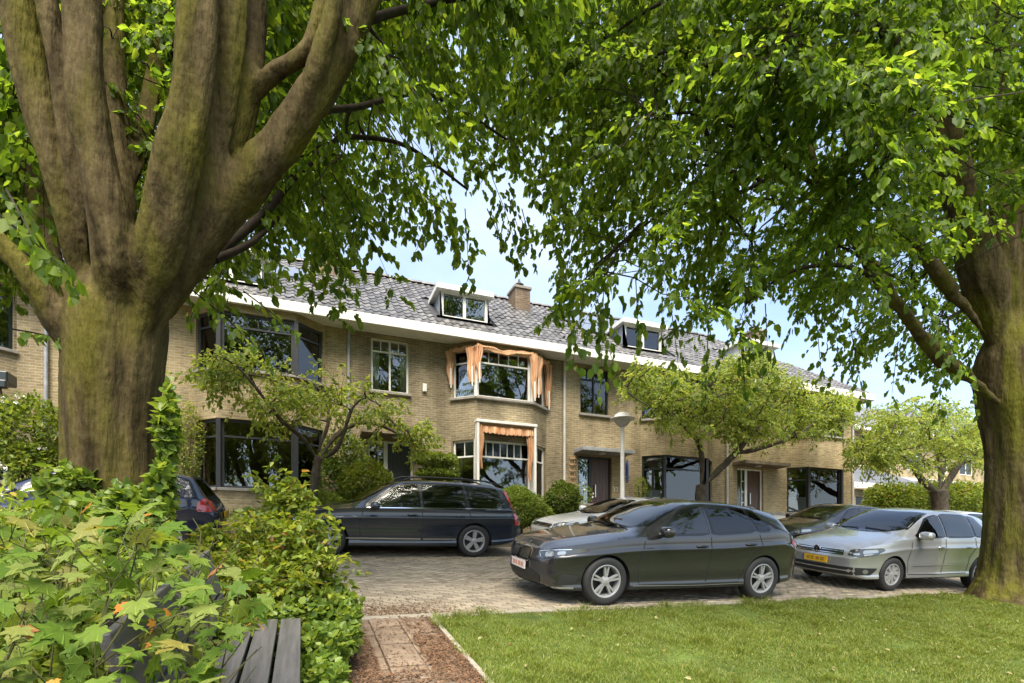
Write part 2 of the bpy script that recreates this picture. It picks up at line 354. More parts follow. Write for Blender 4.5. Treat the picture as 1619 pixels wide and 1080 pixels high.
M['leaf_shrub'] = leafmat('shrub_leaf', [(0, (0.07, 0.115, 0.016)), (0.5, (0.14, 0.20, 0.028)), (0.85, (0.22, 0.265, 0.042)), (0.97, (0.20, 0.19, 0.045)), (1, (0.25, 0.12, 0.05))], 0.4)
M['leaf_ivy'] = leafmat('ivy_leaf', [(0, (0.06, 0.11, 0.016)), (0.5, (0.11, 0.175, 0.026)), (1, (0.19, 0.25, 0.05))], 0.4, rough=0.35)
M['leaf_hedge'] = leafmat('hedge_leaf', [(0, (0.07, 0.12, 0.016)), (0.5, (0.13, 0.19, 0.026)), (1, (0.22, 0.27, 0.05))], 0.35)
M['leaf_yew'] = leafmat('conifer_spray', [(0, (0.045, 0.08, 0.012)), (0.5, (0.09, 0.14, 0.02)), (1, (0.16, 0.21, 0.035))], 0.3)
M['leaf_maple'] = leafmat('maple_leaf', [(0, (0.06, 0.115, 0.012)), (0.35, (0.10, 0.165, 0.02)), (0.7, (0.145, 0.205, 0.03)), (0.9, (0.16, 0.20, 0.05)), (1, (0.21, 0.19, 0.045))], 0.35, rough=0.5, big=1)
M['leaf_red'] = leafmat('young_red_maple_leaf', [(0, (0.22, 0.085, 0.035)), (1, (0.30, 0.15, 0.06))], 0.35, big=1)
M['leaf_orange'] = leafmat('orange_maple_leaf', [(0, (0.45, 0.16, 0.03)), (1, (0.42, 0.25, 0.05))], 0.35, big=1)
M['grass'] = leafmat('grass_blade', [(0, (0.07, 0.105, 0.014)), (0.5, (0.13, 0.175, 0.024)), (0.85, (0.19, 0.225, 0.04)), (1, (0.28, 0.26, 0.11))], 0.35)
M['litter'] = leafmat('fallen_leaf', [(0, (0.16, 0.09, 0.035)), (0.4, (0.20, 0.17, 0.06)), (0.75, (0.30, 0.28, 0.14)), (1, (0.10, 0.13, 0.03))], 0.2)
M['flower'] = plain('white_flower', (0.72, 0.70, 0.62), 0.6)
M['soil'] = plain('bare_soil', (0.065, 0.05, 0.032), 0.95, spec=0.12, var=0.4, vscale=9, bump=0.6, bscale=30)
M['turf'] = plain('turf_soil', (0.065, 0.095, 0.022), 0.95, spec=0.12, var=0.4, vscale=3, bump=0.6, bscale=40)
M['mulch'] = plain('red_brown_wood_chips', (0.085, 0.058, 0.04), 0.9, spec=0.12, var=0.5, vscale=14, bump=0.8, bscale=60)
M['chip'] = plain('wood_chip', (0.11, 0.064, 0.037), 0.85, spec=0.12, var=0.5, vscale=20, island=0.5)
M['paver'] = plain('clinker_paver', (0.27, 0.23, 0.17), 0.8, spec=0.12, var=0.22, vscale=9, bump=0.3, bscale=70, island=0.25)
M['joint'] = plain('sandy_joint', (0.15, 0.12, 0.08), 0.95, spec=0.12, var=0.35, vscale=3, bump=0.3, bscale=60)
M['slab'] = plain('concrete_slab', (0.165, 0.125, 0.09), 0.85, spec=0.12, var=0.25, vscale=5, bump=0.35, bscale=60, island=0.15)
M['tyre'] = plain('tyre_rubber', (0.016, 0.016, 0.016), 0.75, bump=0.1, bscale=80)
M['rim'] = plain('alloy_rim', (0.33, 0.33, 0.325), 0.3, metal=0.35, var=0.08)
M['dark'] = plain('black_plastic', (0.012, 0.012, 0.012), 0.6)
M['gloss_black'] = plain('gloss_black_trim', (0.008, 0.008, 0.009), 0.12)
M['seat'] = plain('car_seat_cloth', (0.13, 0.125, 0.115), 0.9)
M['cabin'] = plain('cabin_plastic', (0.06, 0.058, 0.055), 0.7)
M['chrome'] = plain('chrome', (0.75, 0.75, 0.74), 0.12, metal=1.0)
M['lens'] = plain('headlamp_lens', (0.32, 0.33, 0.33), 0.12, metal=0.6, coat=1)
M['lamp_dark'] = plain('headlamp_housing', (0.03, 0.032, 0.032), 0.12, coat=1)
M['red_lens'] = plain('red_lamp_lens', (0.42, 0.02, 0.012), 0.15, coat=1, var=0.2)
M['plate_w'] = plain('white_plate', (0.62, 0.56, 0.53), 0.5); M['plate_y'] = plain('yellow_plate', (0.72, 0.42, 0.02), 0.5)
M['plate_ink'] = plain('blurred_plate_print', (0.50, 0.22, 0.16), 0.6); M['plate_ink_y'] = plain('blurred_yellow_plate_print', (0.40, 0.21, 0.015), 0.6)
M['plate_blue'] = plain('plate_band', (0.10, 0.10, 0.16), 0.5)
M['carglass'] = glassmat('car_glass', (0.62, 0.67, 0.64), 0.95, 0.0, 1.75); M['tinted'] = glassmat('tinted_car_glass', (0.16, 0.17, 0.17), 0.9)
def paint(name, c, metal=0.45, rough=0.27): return plain(name, c, rough, metal=metal, coat=1.0)
M['paint_grey'] = paint('dark_grey_car_paint', (0.030, 0.030, 0.033), 0.5, 0.26); M['paint_silver'] = paint('silver_car_paint', (0.40, 0.405, 0.40), 0.6)
M['paint_blue'] = paint('slate_blue_car_paint', (0.014, 0.020, 0.030), 0.3); M['paint_navy'] = paint('navy_car_paint', (0.010, 0.016, 0.040), 0.3)
M['paint_white'] = paint('white_car_paint', (0.72, 0.72, 0.70), 0.0); M['paint_black'] = paint('black_car_paint', (0.008, 0.008, 0.009), 0.2)
M['paint_cream'] = paint('cream_car_paint', (0.66, 0.50, 0.24), 0.0); M['paint_pale'] = paint('pale_grey_car_paint', (0.50, 0.51, 0.51), 0.4)
def awningmat():
    m = plain('orange_awning_cloth', (0.55, 0.20, 0.06), 0.85); t = m.node_tree; b = t.nodes['Principled BSDF']
    tc = N(t, 'ShaderNodeTexCoord'); wv = N(t, 'ShaderNodeTexNoise', Scale=9, Detail=3); mp = N(t, 'ShaderNodeMapping'); mp.inputs['Scale'].default_value = (5, 5, 0.25)
    t.links.new(tc.outputs['Object'], mp.inputs[0]); t.links.new(mp.outputs[0], wv.inputs['Vector'])
    r = N(t, 'ShaderNodeValToRGB'); e = r.color_ramp.elements; e[0].position = 0.35; e[0].color = (0.40, 0.15, 0.05, 1); e[1].position = 0.65; e[1].color = (0.60, 0.40, 0.24, 1)
    t.links.new(wv.outputs['Fac'], r.inputs[0]); t.links.new(r.outputs[0], b.inputs['Base Color'])
    return m
M['awning'] = awningmat()
# ------------------------------------------------------------------ ground, road, pavement, path
def sheet(name, xs, ys, zf, mat, kind='structure', parent=None):
    vs = [(x, y, zf(x, y)) for y in ys for x in xs]; nx = len(xs)
    fs = [(j * nx + i, j * nx + i + 1, (j + 1) * nx + i + 1, (j + 1) * nx + i) for j in range(len(ys) - 1) for i in range(nx - 1)]
    o = MB().add(vs, fs).build(name, mat, parent)
    if kind: o['kind'] = kind
    return o
def gz(x, y): return SLOPE * min(max(y, -25), 60)
sheet('ground', [-900, -60, -10, 30, 80, 900], [-900, -25, -5, 0, 5.9, 15.4, 60, 1500], lambda x, y: gz(x, y) - (0.3 if y > 15 else 0.12), M['soil'])
KERB, FAR = 6.05, 12.30
sheet('lawn', np.arange(1.34, 40, 0.9).tolist(), np.linspace(-14, 5.93, 30).tolist(), lambda x, y: gz(x, y) + 0.012 * math.sin(x * 2.1 + y) * math.sin(y * 1.7), M['turf'])
sheet('planting_bed', [-30, -6, 0.19], [-14, 0, 5.93], lambda x, y: gz(x, y) - 0.01, M['soil'])
road = sheet('road', [-60, -10, 30, 90], [KERB, FAR], lambda x, y: gz(x, y) - 0.016, M['joint'])
cross = sheet('side_street', [21.6, 27.0], [FAR, 60], lambda x, y: gz(x, y) + 0.02, M['joint'])
pave = sheet('pavement', [-60, 21.5], [FAR + 0.12, 15.55], lambda x, y: gz(x, y) + 0.105, M['joint'])
sheet('far_pavement', [27.1, 90], [FAR + 0.12, 15.6], lambda x, y: gz(x, y) + 0.105, M['slab'])
def slabs_mesh(cx, cy, lx, ly, h, z0, jit, tilt):
    """many pavers as one mesh: top and four sides each"""
    n = len(cx); sx = np.array([-1, 1, 1, -1]) * 0.5; sy = np.array([-1, -1, 1, 1]) * 0.5
    top = z0 + rng.normal(0, jit, n); tx = rng.normal(0, tilt, n); ty = rng.normal(0, tilt, n)
    V = np.zeros((n, 8, 3))
    for k in range(4):
        dx = sx[k] * lx; dy = sy[k] * ly
        X = cx + dx; Y = cy + dy; Zt = SLOPE * Y + top + tx * dx + ty * dy
        V[:, k] = np.stack([X, Y, Zt], 1); V[:, 4 + k] = np.stack([X, Y, Zt - h], 1)
        V[:, k, 0] -= sx[k] * 0.006; V[:, k, 1] -= sy[k] * 0.006
    F0 = np.array([[0, 1, 2, 3], [0, 4, 5, 1], [1, 5, 6, 2], [2, 6, 7, 3], [3, 7, 4, 0]])
    F = (F0[None] + (np.arange(n) * 8)[:, None, None]).reshape(-1, 4)
    return V.reshape(-1, 3), F
def npmesh(name, V, F, mat, parent=None, smooth=False, off=None):
    V = np.asarray(V, np.float32); F = np.asarray(F, np.int32)
    if off is not None: V = V - np.array(off, np.float32)
    me = bpy.data.meshes.new(name); k = F.shape[1]
    me.vertices.add(len(V)); me.vertices.foreach_set('co', V.ravel())
    me.loops.add(F.size); me.loops.foreach_set('vertex_index', F.ravel())
    me.polygons.add(len(F)); me.polygons.foreach_set('loop_start', np.arange(0, F.size, k, dtype=np.int32))
    if smooth: me.polygons.foreach_set('use_smooth', np.ones(len(F), bool))
    me.update(calc_edges=True)
    return link(name, me, mat, parent)
PX, PY = [], []
for j in range(int((FAR - KERB - 0.02) / 0.104)):
    y = KERB + 0.06 + j * 0.104
    for i in range(165):
        PX.append(-8.5 + i * 0.205 + (0.1025 if j % 2 else 0)); PY.append(y)
PX = np.array(PX); PY = np.array(PY)
near = (PX > 0.15) & (PX < 3.6) & (PY < 8.6)
order = np.argsort(np.where(near, PY, 99))[:300]
one = np.zeros(len(PX), bool); one[order] = True
V, F = slabs_mesh(PX[~one], PY[~one], 0.197, 0.097, 0.03, 0.0, 0.0016, 0.012)
npmesh('paver_field', V, F, M['paver'], road)['kind'] = 'stuff'
V, F = slabs_mesh(np.zeros(1), np.zeros(1), 0.197, 0.097, 0.03, 0, 0, 0); V[:, 2] -= SLOPE * V[:, 1]
pm = MB().add(V.tolist(), F.tolist()).mesh('paver'); pm.materials.append(M['paver'])
for i in np.where(one)[0]:
    o = bpy.data.objects.new('paver', pm); COL.objects.link(o); o.parent = road
    o.location = (PX[i], PY[i], gz(0, PY[i]) + random.gauss(0, 0.0016)); o.rotation_euler = (ALPHA + random.gauss(0, 0.012), random.gauss(0, 0.012), random.gauss(0, 0.012))
def kerbline(name, y0, y1, top, u0, u1, n):
    k = empty(name, (u0, y0, gz(0, y0))); k['kind'] = 'structure'; L = (u1 - u0) / n
    mb = MB(); w = y1 - y0
    mb.box(0.004, L - 0.004, 0, w, -0.2, top)
    me = mb.mesh('kerb_stone'); me.materials.append(M['concrete'])
    for i in range(n):
        o = bpy.data.objects.new('kerb_stone', me); COL.objects.link(o); o.parent = k
        o.location = (i * L, 0, random.gauss(0, 0.003)); o.rotation_euler = (ALPHA, random.gauss(0, 0.003), random.gauss(0, 0.002))
        bevelmod(o, 0.012)
    return k
kerbline('near_kerb', 5.93, KERB, 0.025, -9, 25, 34)
kerbline('far_kerb', FAR, FAR + 0.12, 0.12, -9, 21, 30)
TX, TY = np.meshgrid(np.arange(-9, 21.4, 0.303), np.arange(FAR + 0.27, 15.4, 0.303)); TX = TX.ravel(); TY = TY.ravel()
V, F = slabs_mesh(TX, TY, 0.296, 0.296, 0.02, 0.12, 0.002, 0.006)
npmesh('pavement_tile_field', V, F, M['slab'], pave)['kind'] = 'stuff'
# the path from the road to the camera: concrete slabs under a litter of wood chips
path = sheet('path', [0.19, 0.55, 0.95, 1.34], np.linspace(0.5, 5.93, 12).tolist(), lambda x, y: gz(x, y) - 0.004 + 0.012 * math.sin(x * 9 + y * 4), M['mulch'])
for j in range(10):
    for i in range(3):
        mb = MB(); mb.box(-0.146, 0.146, -0.146, 0.146, -0.04, 0.0)
        o = mb.build('paving_slab', M['slab'], path, local=True); y = 5.77 - j * 0.303
        o.location = (0.50 + i * 0.303, y, gz(0, y) + 0.014 + (-0.012 if (i == 2 and j > 2) or (i == 0 and j > 1) else 0) + random.gauss(0, 0.002)); o.rotation_euler = (ALPHA + random.gauss(0, 0.012), random.gauss(0, 0.012), random.gauss(0, 0.01))
        bevelmod(o, 0.006)
def edging(name, x, y0, y1, top):
    k = empty(name, (x, y0, gz(0, y0))); k['kind'] = 'structure'
    n = max(1, int((y1 - y0) / 0.9)); L = (y1 - y0) / n / math.cos(ALPHA)
    for i in range(n):
        o = MB().box(-0.025, 0.025, 0.004, L - 0.004, -0.15, top).build('edging_stone', M['concrete'], k, local=True)
        o.rotation_euler = (ALPHA, 0, random.gauss(0, 0.004)); o.location = (0, i * (y1 - y0) / n, SLOPE * i * (y1 - y0) / n); bevelmod(o, 0.008)
edging('path_edging', 1.335, 2.0, 5.92, 0.03); edging('bed_edging', 0.20, 2.0, 5.0, 0.04)
def scatter_chips(n):
    u = np.empty(0); v = np.empty(0)
    while len(u) < n:
        a = rng.uniform(0.22, 1.32, n); b = rng.uniform(2.4, 5.95, n) ** 1.0
        edge = np.maximum(0, np.minimum(np.abs(a - 0.22), np.abs(a - 1.32)))
        keep = rng.uniform(0, 1, n) < np.where(((a > 0.58) & (a < 0.98)), 0.07 + 0.35 * (b < 4.3), np.where(b > 5.2, 0.35, 0.95))
        u = np.concatenate([u, a[keep]]); v = np.concatenate([v, b[keep]])
    # some drift over the kerb onto the road
    k = n // 10
    u = np.concatenate([u[:n], rng.normal(0.95, 0.45, k)]); v = np.concatenate([v[:n], 6.05 + np.abs(rng.normal(0, 0.35, k))])
    m = len(u); L = rng.uniform(0.006, 0.02, m); w = rng.uniform(0.002, 0.006, m); a = rng.uniform(0, 6.28, m)
    ex = np.stack([np.cos(a), np.sin(a), SLOPE * np.sin(a) + rng.normal(0, 0.25, m)], 1); ey = np.stack([-np.sin(a), np.cos(a), SLOPE * np.cos(a) + rng.normal(0, 0.25, m)], 1)
    c = np.stack([u, v, SLOPE * v + 0.016 + rng.uniform(0, 0.014, m)], 1)
    V = np.stack([c - ex * L[:, None] - ey * w[:, None], c + ex * L[:, None] - ey * w[:, None] * 0.6, c + ex * L[:, None] * 0.9 + ey * w[:, None], c - ex * L[:, None] * 0.8 + ey * w[:, None], ], 1)
    top = c + np.array([0, 0, 0.005])
    V = np.concatenate([V, top[:, None]], 1)
    F = (np.array([[0, 1, 4], [1, 2, 4], [2, 3, 4], [3, 0, 4]])[None] + (np.arange(m) * 5)[:, None, None]).reshape(-1, 3)
    o = npmesh('wood_chips', V.reshape(-1, 3), F, M['chip'])
    tag(o, 'reddish brown wood chips strewn over the path', 'wood chips', kind='stuff')
scatter_chips(14000)

# ------------------------------------------------------------------ houses
HW = 6.633; FAC = 15.5; BAYY = 14.95; EAVE = 8.06; RIDGE = 11.23; RY = 19.0; EY = 14.85
def wallface(mb, P0, P1, z0, z1, holes=(), depth=0.13, m=0):
    P0 = Vector((*P0, 0)); P1 = Vector((*P1, 0)); L = (P1 - P0).length; e = (P1 - P0) / L; n = Vector((-e.y, e.x, 0))
    ss = sorted({0, L, *[h[0] for h in holes], *[h[1] for h in holes]}); zs = sorted({z0, z1, *[h[2] for h in holes], *[h[3] for h in holes]})
    q = lambda s, d, z: P0 + e * s + n * d + Vector((0, 0, z))
    for a, b in zip(ss, ss[1:]):
        for c, d in zip(zs, zs[1:]):
            ms, mz = (a + b) / 2, (c + d) / 2
            if any(h[0] < ms < h[1] and h[2] < mz < h[3] for h in holes): continue
            mb.add([q(a, 0, c), q(b, 0, c), q(b, 0, d), q(a, 0, d)], [(0, 1, 2, 3)], m)
    for (a, b, c, d) in [h[:4] for h in holes]:
        mb.add([q(a, 0, c), q(b, 0, c), q(b, depth, c), q(a, depth, c)], [(0, 1, 2, 3)], m); mb.add([q(a, 0, d), q(b, 0, d), q(b, depth, d), q(a, depth, d)], [(3, 2, 1, 0)], m)
        mb.add([q(a, 0, c), q(a, depth, c), q(a, depth, d), q(a, 0, d)], [(0, 1, 2, 3)], m); mb.add([q(b, 0, c), q(b, depth, c), q(b, depth, d), q(b, 0, d)], [(3, 2, 1, 0)], m)
    return e, n
def window(house, P0, P1, s0, s1, z0, z1, fm, inset=0.07, fw=0.06, mull=(), transom=None, nup=1, tw=0.045, curtain=(), film=None, sill=None, upmat=None, mw=None, name='window'):
    """a window: its frame is the part, panes, sill and curtains are its sub-parts"""
    P0 = Vector((*P0, 0)); P1 = Vector((*P1, 0)); e = (P1 - P0).normalized(); n = Vector((-e.y, e.x, 0)); Z = Vector((0, 0, 1)); o = P0
    mb = MB(); d0, d1 = inset, inset + 0.07
    bx = lambda a, b, c, d, p=0.0: mb.obox(o, e, n, Z, a, b, d0 - p, d1, c, d)
    mw = mw or fw
    bx(s0, s0 + fw, z0, z1); bx(s1 - fw, s1, z0, z1); bx(s0 + fw, s1 - fw, z0, z0 + fw); bx(s0 + fw, s1 - fw, z1 - fw, z1)
    edges = [s0 + fw] + [x for m_ in mull for x in (m_ - mw / 2, m_ + mw / 2)] + [s1 - fw]
    for m_ in mull: bx(m_ - mw / 2, m_ + mw / 2, z0 + fw, z1 - fw, 0.012)
    cells = []
    for i in range(0, len(edges), 2):
        a, b = edges[i], edges[i + 1]
        if transom:
            bx(a, b, transom - tw / 2, transom + tw / 2, 0.006); cells.append((a, b, z0 + fw, transom - tw / 2, 0))
            k = nup if isinstance(nup, int) else nup[i // 2]; w = (b - a) / k
            for j in range(k):
                if j: bx(a + j * w - 0.011, a + j * w + 0.011, transom + tw / 2, z1 - fw, -0.01)
                cells.append((a + j * w + (0.011 if j else 0), a + (j + 1) * w - (0.011 if j < k - 1 else 0), transom + tw / 2, z1 - fw, 1))
        else: cells.append((a, b, z0 + fw, z1 - fw, 0))
    win = mb.build(name, fm, house)
    for a, b, c, d, up in cells:
        q = MB().obox(o, e, n, Z, a - 0.002, b + 0.002, inset + 0.03, inset + 0.036, c - 0.002, d + 0.002)
        q.build('pane', upmat if (up and upmat) else M['pane'], win)
    if sill:
        sb = MB().obox(o, e, n, Z, s0 - 0.06, s1 + 0.06, -0.09, d0, z0 - 0.075, z0 - 0.002)
        bevelmod(sb.build('sill', sill, win), 0.01)
    for (a, b, c, d) in curtain:                      # folded cloth behind the pane
        k = max(6, int((b - a) / 0.035)); vs = []; fs = []
        for i in range(k + 1):
            s = lerp(a, b, i / k); off = inset + 0.085 + 0.018 * math.sin(i * 1.9) + 0.008 * math.sin(i * 5.1)
            vs += [o + e * s + n * off + Z * c, o + e * s + n * off + Z * d]
        fs = [(2 * i, 2 * i + 2, 2 * i + 3, 2 * i + 1) for i in range(k)]
        MB().add(vs, fs).build('curtain', M['curtain'], win, smooth=60)
    if film:
        for a, b, c, d, up in cells:
            if not up: MB().obox(o, e, n, Z, a, b, inset + 0.039, inset + 0.041, c, c + (d - c) * film).build('frosted_film', M['frost'], win)
    return win
def tile_mesh(w, h):
    """one S-shaped pantile lying in its own plane: x along the eave, y up the slope"""
    prof = [(0.0, 0.012), (0.16, 0.0), (0.42, -0.002), (0.62, 0.018), (0.8, 0.034), (0.94, 0.026), (1.04, 0.008)]
    vs = []; n = len(prof)
    for y, lift in ((-0.02, 0.028), (h + 0.03, 0.004)):
        vs += [((a - 0.5) * w, y, b + lift) for a, b in prof]
    vs += [((a - 0.5) * w, -0.02, b + 0.028 - 0.022) for a, b in prof]
    fs = [(i, i + 1, n + i + 1, n + i) for i in range(n - 1)] + [(2 * n + i, 2 * n + i + 1, i + 1, i) for i in range(n - 1)]
    me = MB().add(vs, fs).mesh('roof_tile'); me.materials.append(M['tile'])
    me.polygons.foreach_set('use_smooth', [True] * len(me.polygons)); me.set_sharp_from_angle(angle=R(50))
    return me
PITCH = math.atan2(RIDGE - EAVE, RY - EY); SL = math.hypot(RIDGE - EAVE, RY - EY)
NC, NR = 30, 15; TW, TH = HW / NC, SL / NR
TILE = tile_mesh(TW, TH)
tv = np.array([v.co for v in TILE.vertices]); tf = [tuple(p.vertices) for p in TILE.polygons]
def roof_pt(u, t, lift=0.0):
    return Vector((u, EY + t * math.cos(PITCH) - lift * math.sin(PITCH), EAVE + t * math.sin(PITCH) + lift * math.cos(PITCH)))
def make_roof(house, u0, u1, single=True, skip=(), hip=False):
    mb = MB(); um = u1 - 4.2 if hip else u1
    ue = u1 + 0.35 if hip else u1
    back = 2 * RY - EY
    mb.add([(u0, EY - 0.05, EAVE - 0.05), (ue, EY - 0.05, EAVE - 0.05), (um, RY, RIDGE - 0.03), (u0, RY, RIDGE - 0.03), (u0, back, EAVE - 0.05), (ue, back, EAVE - 0.05)],
           [(0, 1, 2, 3), (3, 2, 5, 4)] + ([(1, 5, 2)] if hip else []) + [(0, 4, 5, 1)])
    roof = mb.build('roof', M['roofbase'], house)
    rows = []
    for r_ in range(NR):
        for c_ in range(NC + (2 if hip else 0)):
            u = u0 + (c_ + 0.5) * TW; t = r_ * TH
            if hip and u > ue - t * (ue - um) / SL - 0.1: continue
            if any(a - TW * 0.4 < u < b + TW * 0.4 and c - TH * 0.9 < t < d for a, b, c, d in skip): continue
            rows.append((u, t))
    cut = 300 if single else 0
    for (u, t) in rows[:cut]:
        o = bpy.data.objects.new('roof_tile', TILE); COL.objects.link(o); o.parent = roof
        p = roof_pt(u, t); o.location = p - wloc(roof) + Vector((0, 0, random.gauss(0, 0.004))); o.rotation_euler = (PITCH + random.gauss(0, 0.012), random.gauss(0, 0.012), random.gauss(0, 0.01))
    V = []; Fs = []
    cp, sp = math.cos(PITCH), math.sin(PITCH)
    for (u, t) in rows[cut:]:
        b = len(V) * len(tv); p = roof_pt(u, t)
        q = np.stack([tv[:, 0] + p.x, p.y + tv[:, 1] * cp - tv[:, 2] * sp, p.z + tv[:, 1] * sp + tv[:, 2] * cp + random.gauss(0, 0.002)], 1)
        V.append(q); Fs += [tuple(i + b for i in f) for f in tf]
    if V:
        m_ = MB(); m_.v = [tuple(x) for x in np.concatenate(V)]; m_.f = Fs; m_.m = [0] * len(Fs)
        m_.build('roof_tiles', M['tile'], roof, smooth=50)['kind'] = 'stuff'
    rb = MB()
    for k in range(12):
        a = math.pi * k / 11; b = a
    ring = [(0.12 * math.cos(math.pi * k / 7), 0.10 * math.sin(math.pi * k / 7)) for k in range(8)]
    vs = [(x, p, q - 0.02 + dz) for x, dz in ((0, 0.0), (0.38, 0.025), (0.42, 0.03)) for p, q in ring]
    fs = [(i * 8 + k, i * 8 + k + 1, (i + 1) * 8 + k + 1, (i + 1) * 8 + k) for i in range(2) for k in range(7)] + [tuple(range(16, 24))]
    rm = MB().add(vs, fs).mesh('ridge_tile'); rm.materials.append(M['tile'])
    for k in range(int((um - u0) / 0.4)):
        o = bpy.data.objects.new('ridge_tile', rm); COL.objects.link(o); o.parent = roof; o.location = Vector((u0 + k * 0.4, RY, RIDGE + 0.02)) - wloc(roof)
    return roof
def dormer(house, ua, ub, yf, z0, z1, side, nwin=2, blind=None):
    roofy = lambda z: EY + (z - EAVE) / math.tan(PITCH)
    mb = MB(); yb = roofy(z1) + 0.15
    # cheeks (triangles down to the roof), and a front apron
    for x, s in ((ua, 1), (ub, -1)):
        mb.add([(x, yf, z0 - 0.25), (x, roofy(z0 - 0.25) + 0.1, z0 - 0.25), (x, yb, z1), (x, yf, z1)], [(0, 1, 2, 3)])
    mb.add([(ua, yf + 0.11, z0), (ub, yf + 0.11, z0), (ub, yf + 0.11, z1), (ua, yf + 0.11, z1)], [(0, 1, 2, 3)])
    d = mb.build('dormer', side, house)
    d2 = MB(); d2.box(ua - 0.14, ub + 0.14, yf - 0.18, yb + 0.1, z1, z1 + 0.16); bevelmod(d2.build('dormer_roof', M['white'], d), 0.01)
    # sloping white barge boards that run down to the roof at either side
    for x in (ua - 0.15, ub + 0.08):
        q = MB(); y2, z2 = yf - 0.06, z0 + 0.05
        q.add([(x, yf - 0.17, z1 + 0.02), (x + 0.07, yf - 0.17, z1 + 0.02), (x + 0.07, yf - 0.17, z1 + 0.15), (x, yf - 0.17, z1 + 0.15),
               (x, roofy(z1) - 0.02, z1 + 0.02), (x + 0.07, roofy(z1) - 0.02, z1 + 0.02), (x + 0.07, roofy(z1) - 0.02, z1 + 0.15), (x, roofy(z1) - 0.02, z1 + 0.15)],
              [(0, 1, 2, 3), (7, 6, 5, 4), (0, 4, 5, 1), (1, 5, 6, 2), (2, 6, 7, 3), (3, 7, 4, 0)])
        q.build('barge_board', M['white'], d)
    w = ub - ua
    # window frame straight on the dormer front
    P0, P1 = (ua, yf), (ub, yf); fw = 0.09; Z = Vector((0, 0, 1)); e = Vector((1, 0, 0)); n = Vector((0, 1, 0)); o = Vector((ua, yf, 0))
    f = MB(); bx = lambda a, b, c, dd: f.obox(o, e, n, Z, a, b, 0, 0.09, c, dd)
    bx(0, fw, z0, z1); bx(w - fw, w, z0, z1); bx(fw, w - fw, z0, z0 + 0.06); bx(fw, w - fw, z1 - 0.05, z1)
    cw = (w - 2 * fw) / nwin
    for k in range(1, nwin): bx(fw + k * cw - 0.045, fw + k * cw + 0.045, z0 + 0.06, z1 - 0.05)
    f.build('window_frame', M['white'], d)
    for k in range(nwin):
        a = fw + k * cw + (0.045 if k else 0); b = fw + (k + 1) * cw - (0.045 if k < nwin - 1 else 0)
        MB().obox(o, e, n, Z, a, b, 0.045, 0.05, z0 + 0.06, z1 - 0.05).build('pane', M['pane'], d)
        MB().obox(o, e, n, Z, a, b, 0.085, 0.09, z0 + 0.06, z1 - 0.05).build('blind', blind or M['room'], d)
    # lead apron below
    zb = z0 - 0.02; yb2 = yf - 0.28
    ap = MB().add([(ua - 0.12, yf - 0.01, z0 - 0.01), (ub + 0.12, yf - 0.01, z0 - 0.01), (ub + 0.2, yb2, EAVE + (yb2 - EY) * math.tan(PITCH) + 0.075), (ua - 0.2, yb2, EAVE + (yb2 - EY) * math.tan(PITCH) + 0.075)], [(3, 2, 1, 0)])
    ap.build('lead_apron', M['lead'], d)
    return d
def door(house, u0, style):
    """door set in the facade: frame, side light panes, leaf with handle"""
    a, b, z0, z1 = u0 + 0.58, u0 + 1.85, 2.66, 4.84; y0, y1 = FAC + 0.09, FAC + 0.17; fw = 0.06; split = u0 + 1.02
    fm, dm = {'blue': (M['white'], M['door_blue']), 'wood': (M['black_frame'], M['door_wood']), 'white': (M['white'], M['door_wood'])}[style]
    f = MB(); f.box(a, a + fw, y0, y1, z0, z1); f.box(b - fw, b, y0, y1, z0, z1); f.box(a + fw, b - fw, y0, y1, z1 - fw, z1); f.box(split, split + 0.11, y0 - 0.01, y1, z0, z1 - fw)
    f.box(a + fw, split, y0, y1, z0, z0 + 0.5)
    if style != 'wood':
        f.box(split - 0.16, split - 0.135, y0 + 0.01, y1, z0 + 0.5, z1 - fw)
        for zz_ in (3.55, 3.95, 4.35): f.box(split - 0.135, split, y0 + 0.01, y1, zz_, zz_ + 0.03)
    fr = f.build('door_frame', fm, house)
    MB().box(a + fw, split, y0 + 0.03, y0 + 0.036, z0 + 0.5, z1 - fw).build('pane', M['pane'], fr)
    dl = MB(); x0, x1 = split + 0.115, b - fw - 0.004; dl.box(x0, x1, y0 + 0.025, y1, z0 + 0.02, z1 - fw - 0.004)
    for k in range(1, 6): dl.box(lerp(x0, x1, k / 6) - 0.004, lerp(x0, x1, k / 6) + 0.004, y0 + 0.019, y0 + 0.0255, z0 + 0.1, z1 - fw - 0.1)
    d = dl.build('door', dm, house)
    h = MB(); h.box(x0 + 0.1, x0 + 0.14, y0 - 0.05, y0 - 0.02, z0 + 0.85, z0 + 1.27)
    for zz_ in (0.92, 1.2): h.box(x0 + 0.11, x0 + 0.13, y0 - 0.02, y0 + 0.02, z0 + zz_ - 0.012, z0 + zz_ + 0.012)
    bevelmod(h.build('handle', M['steel'], d), 0.005)
    MB().box(a - 0.05, b + 0.05, FAC - 0.30, FAC + 0.18, 2.45, 2.655).build('doorstep', M['concrete'], house)
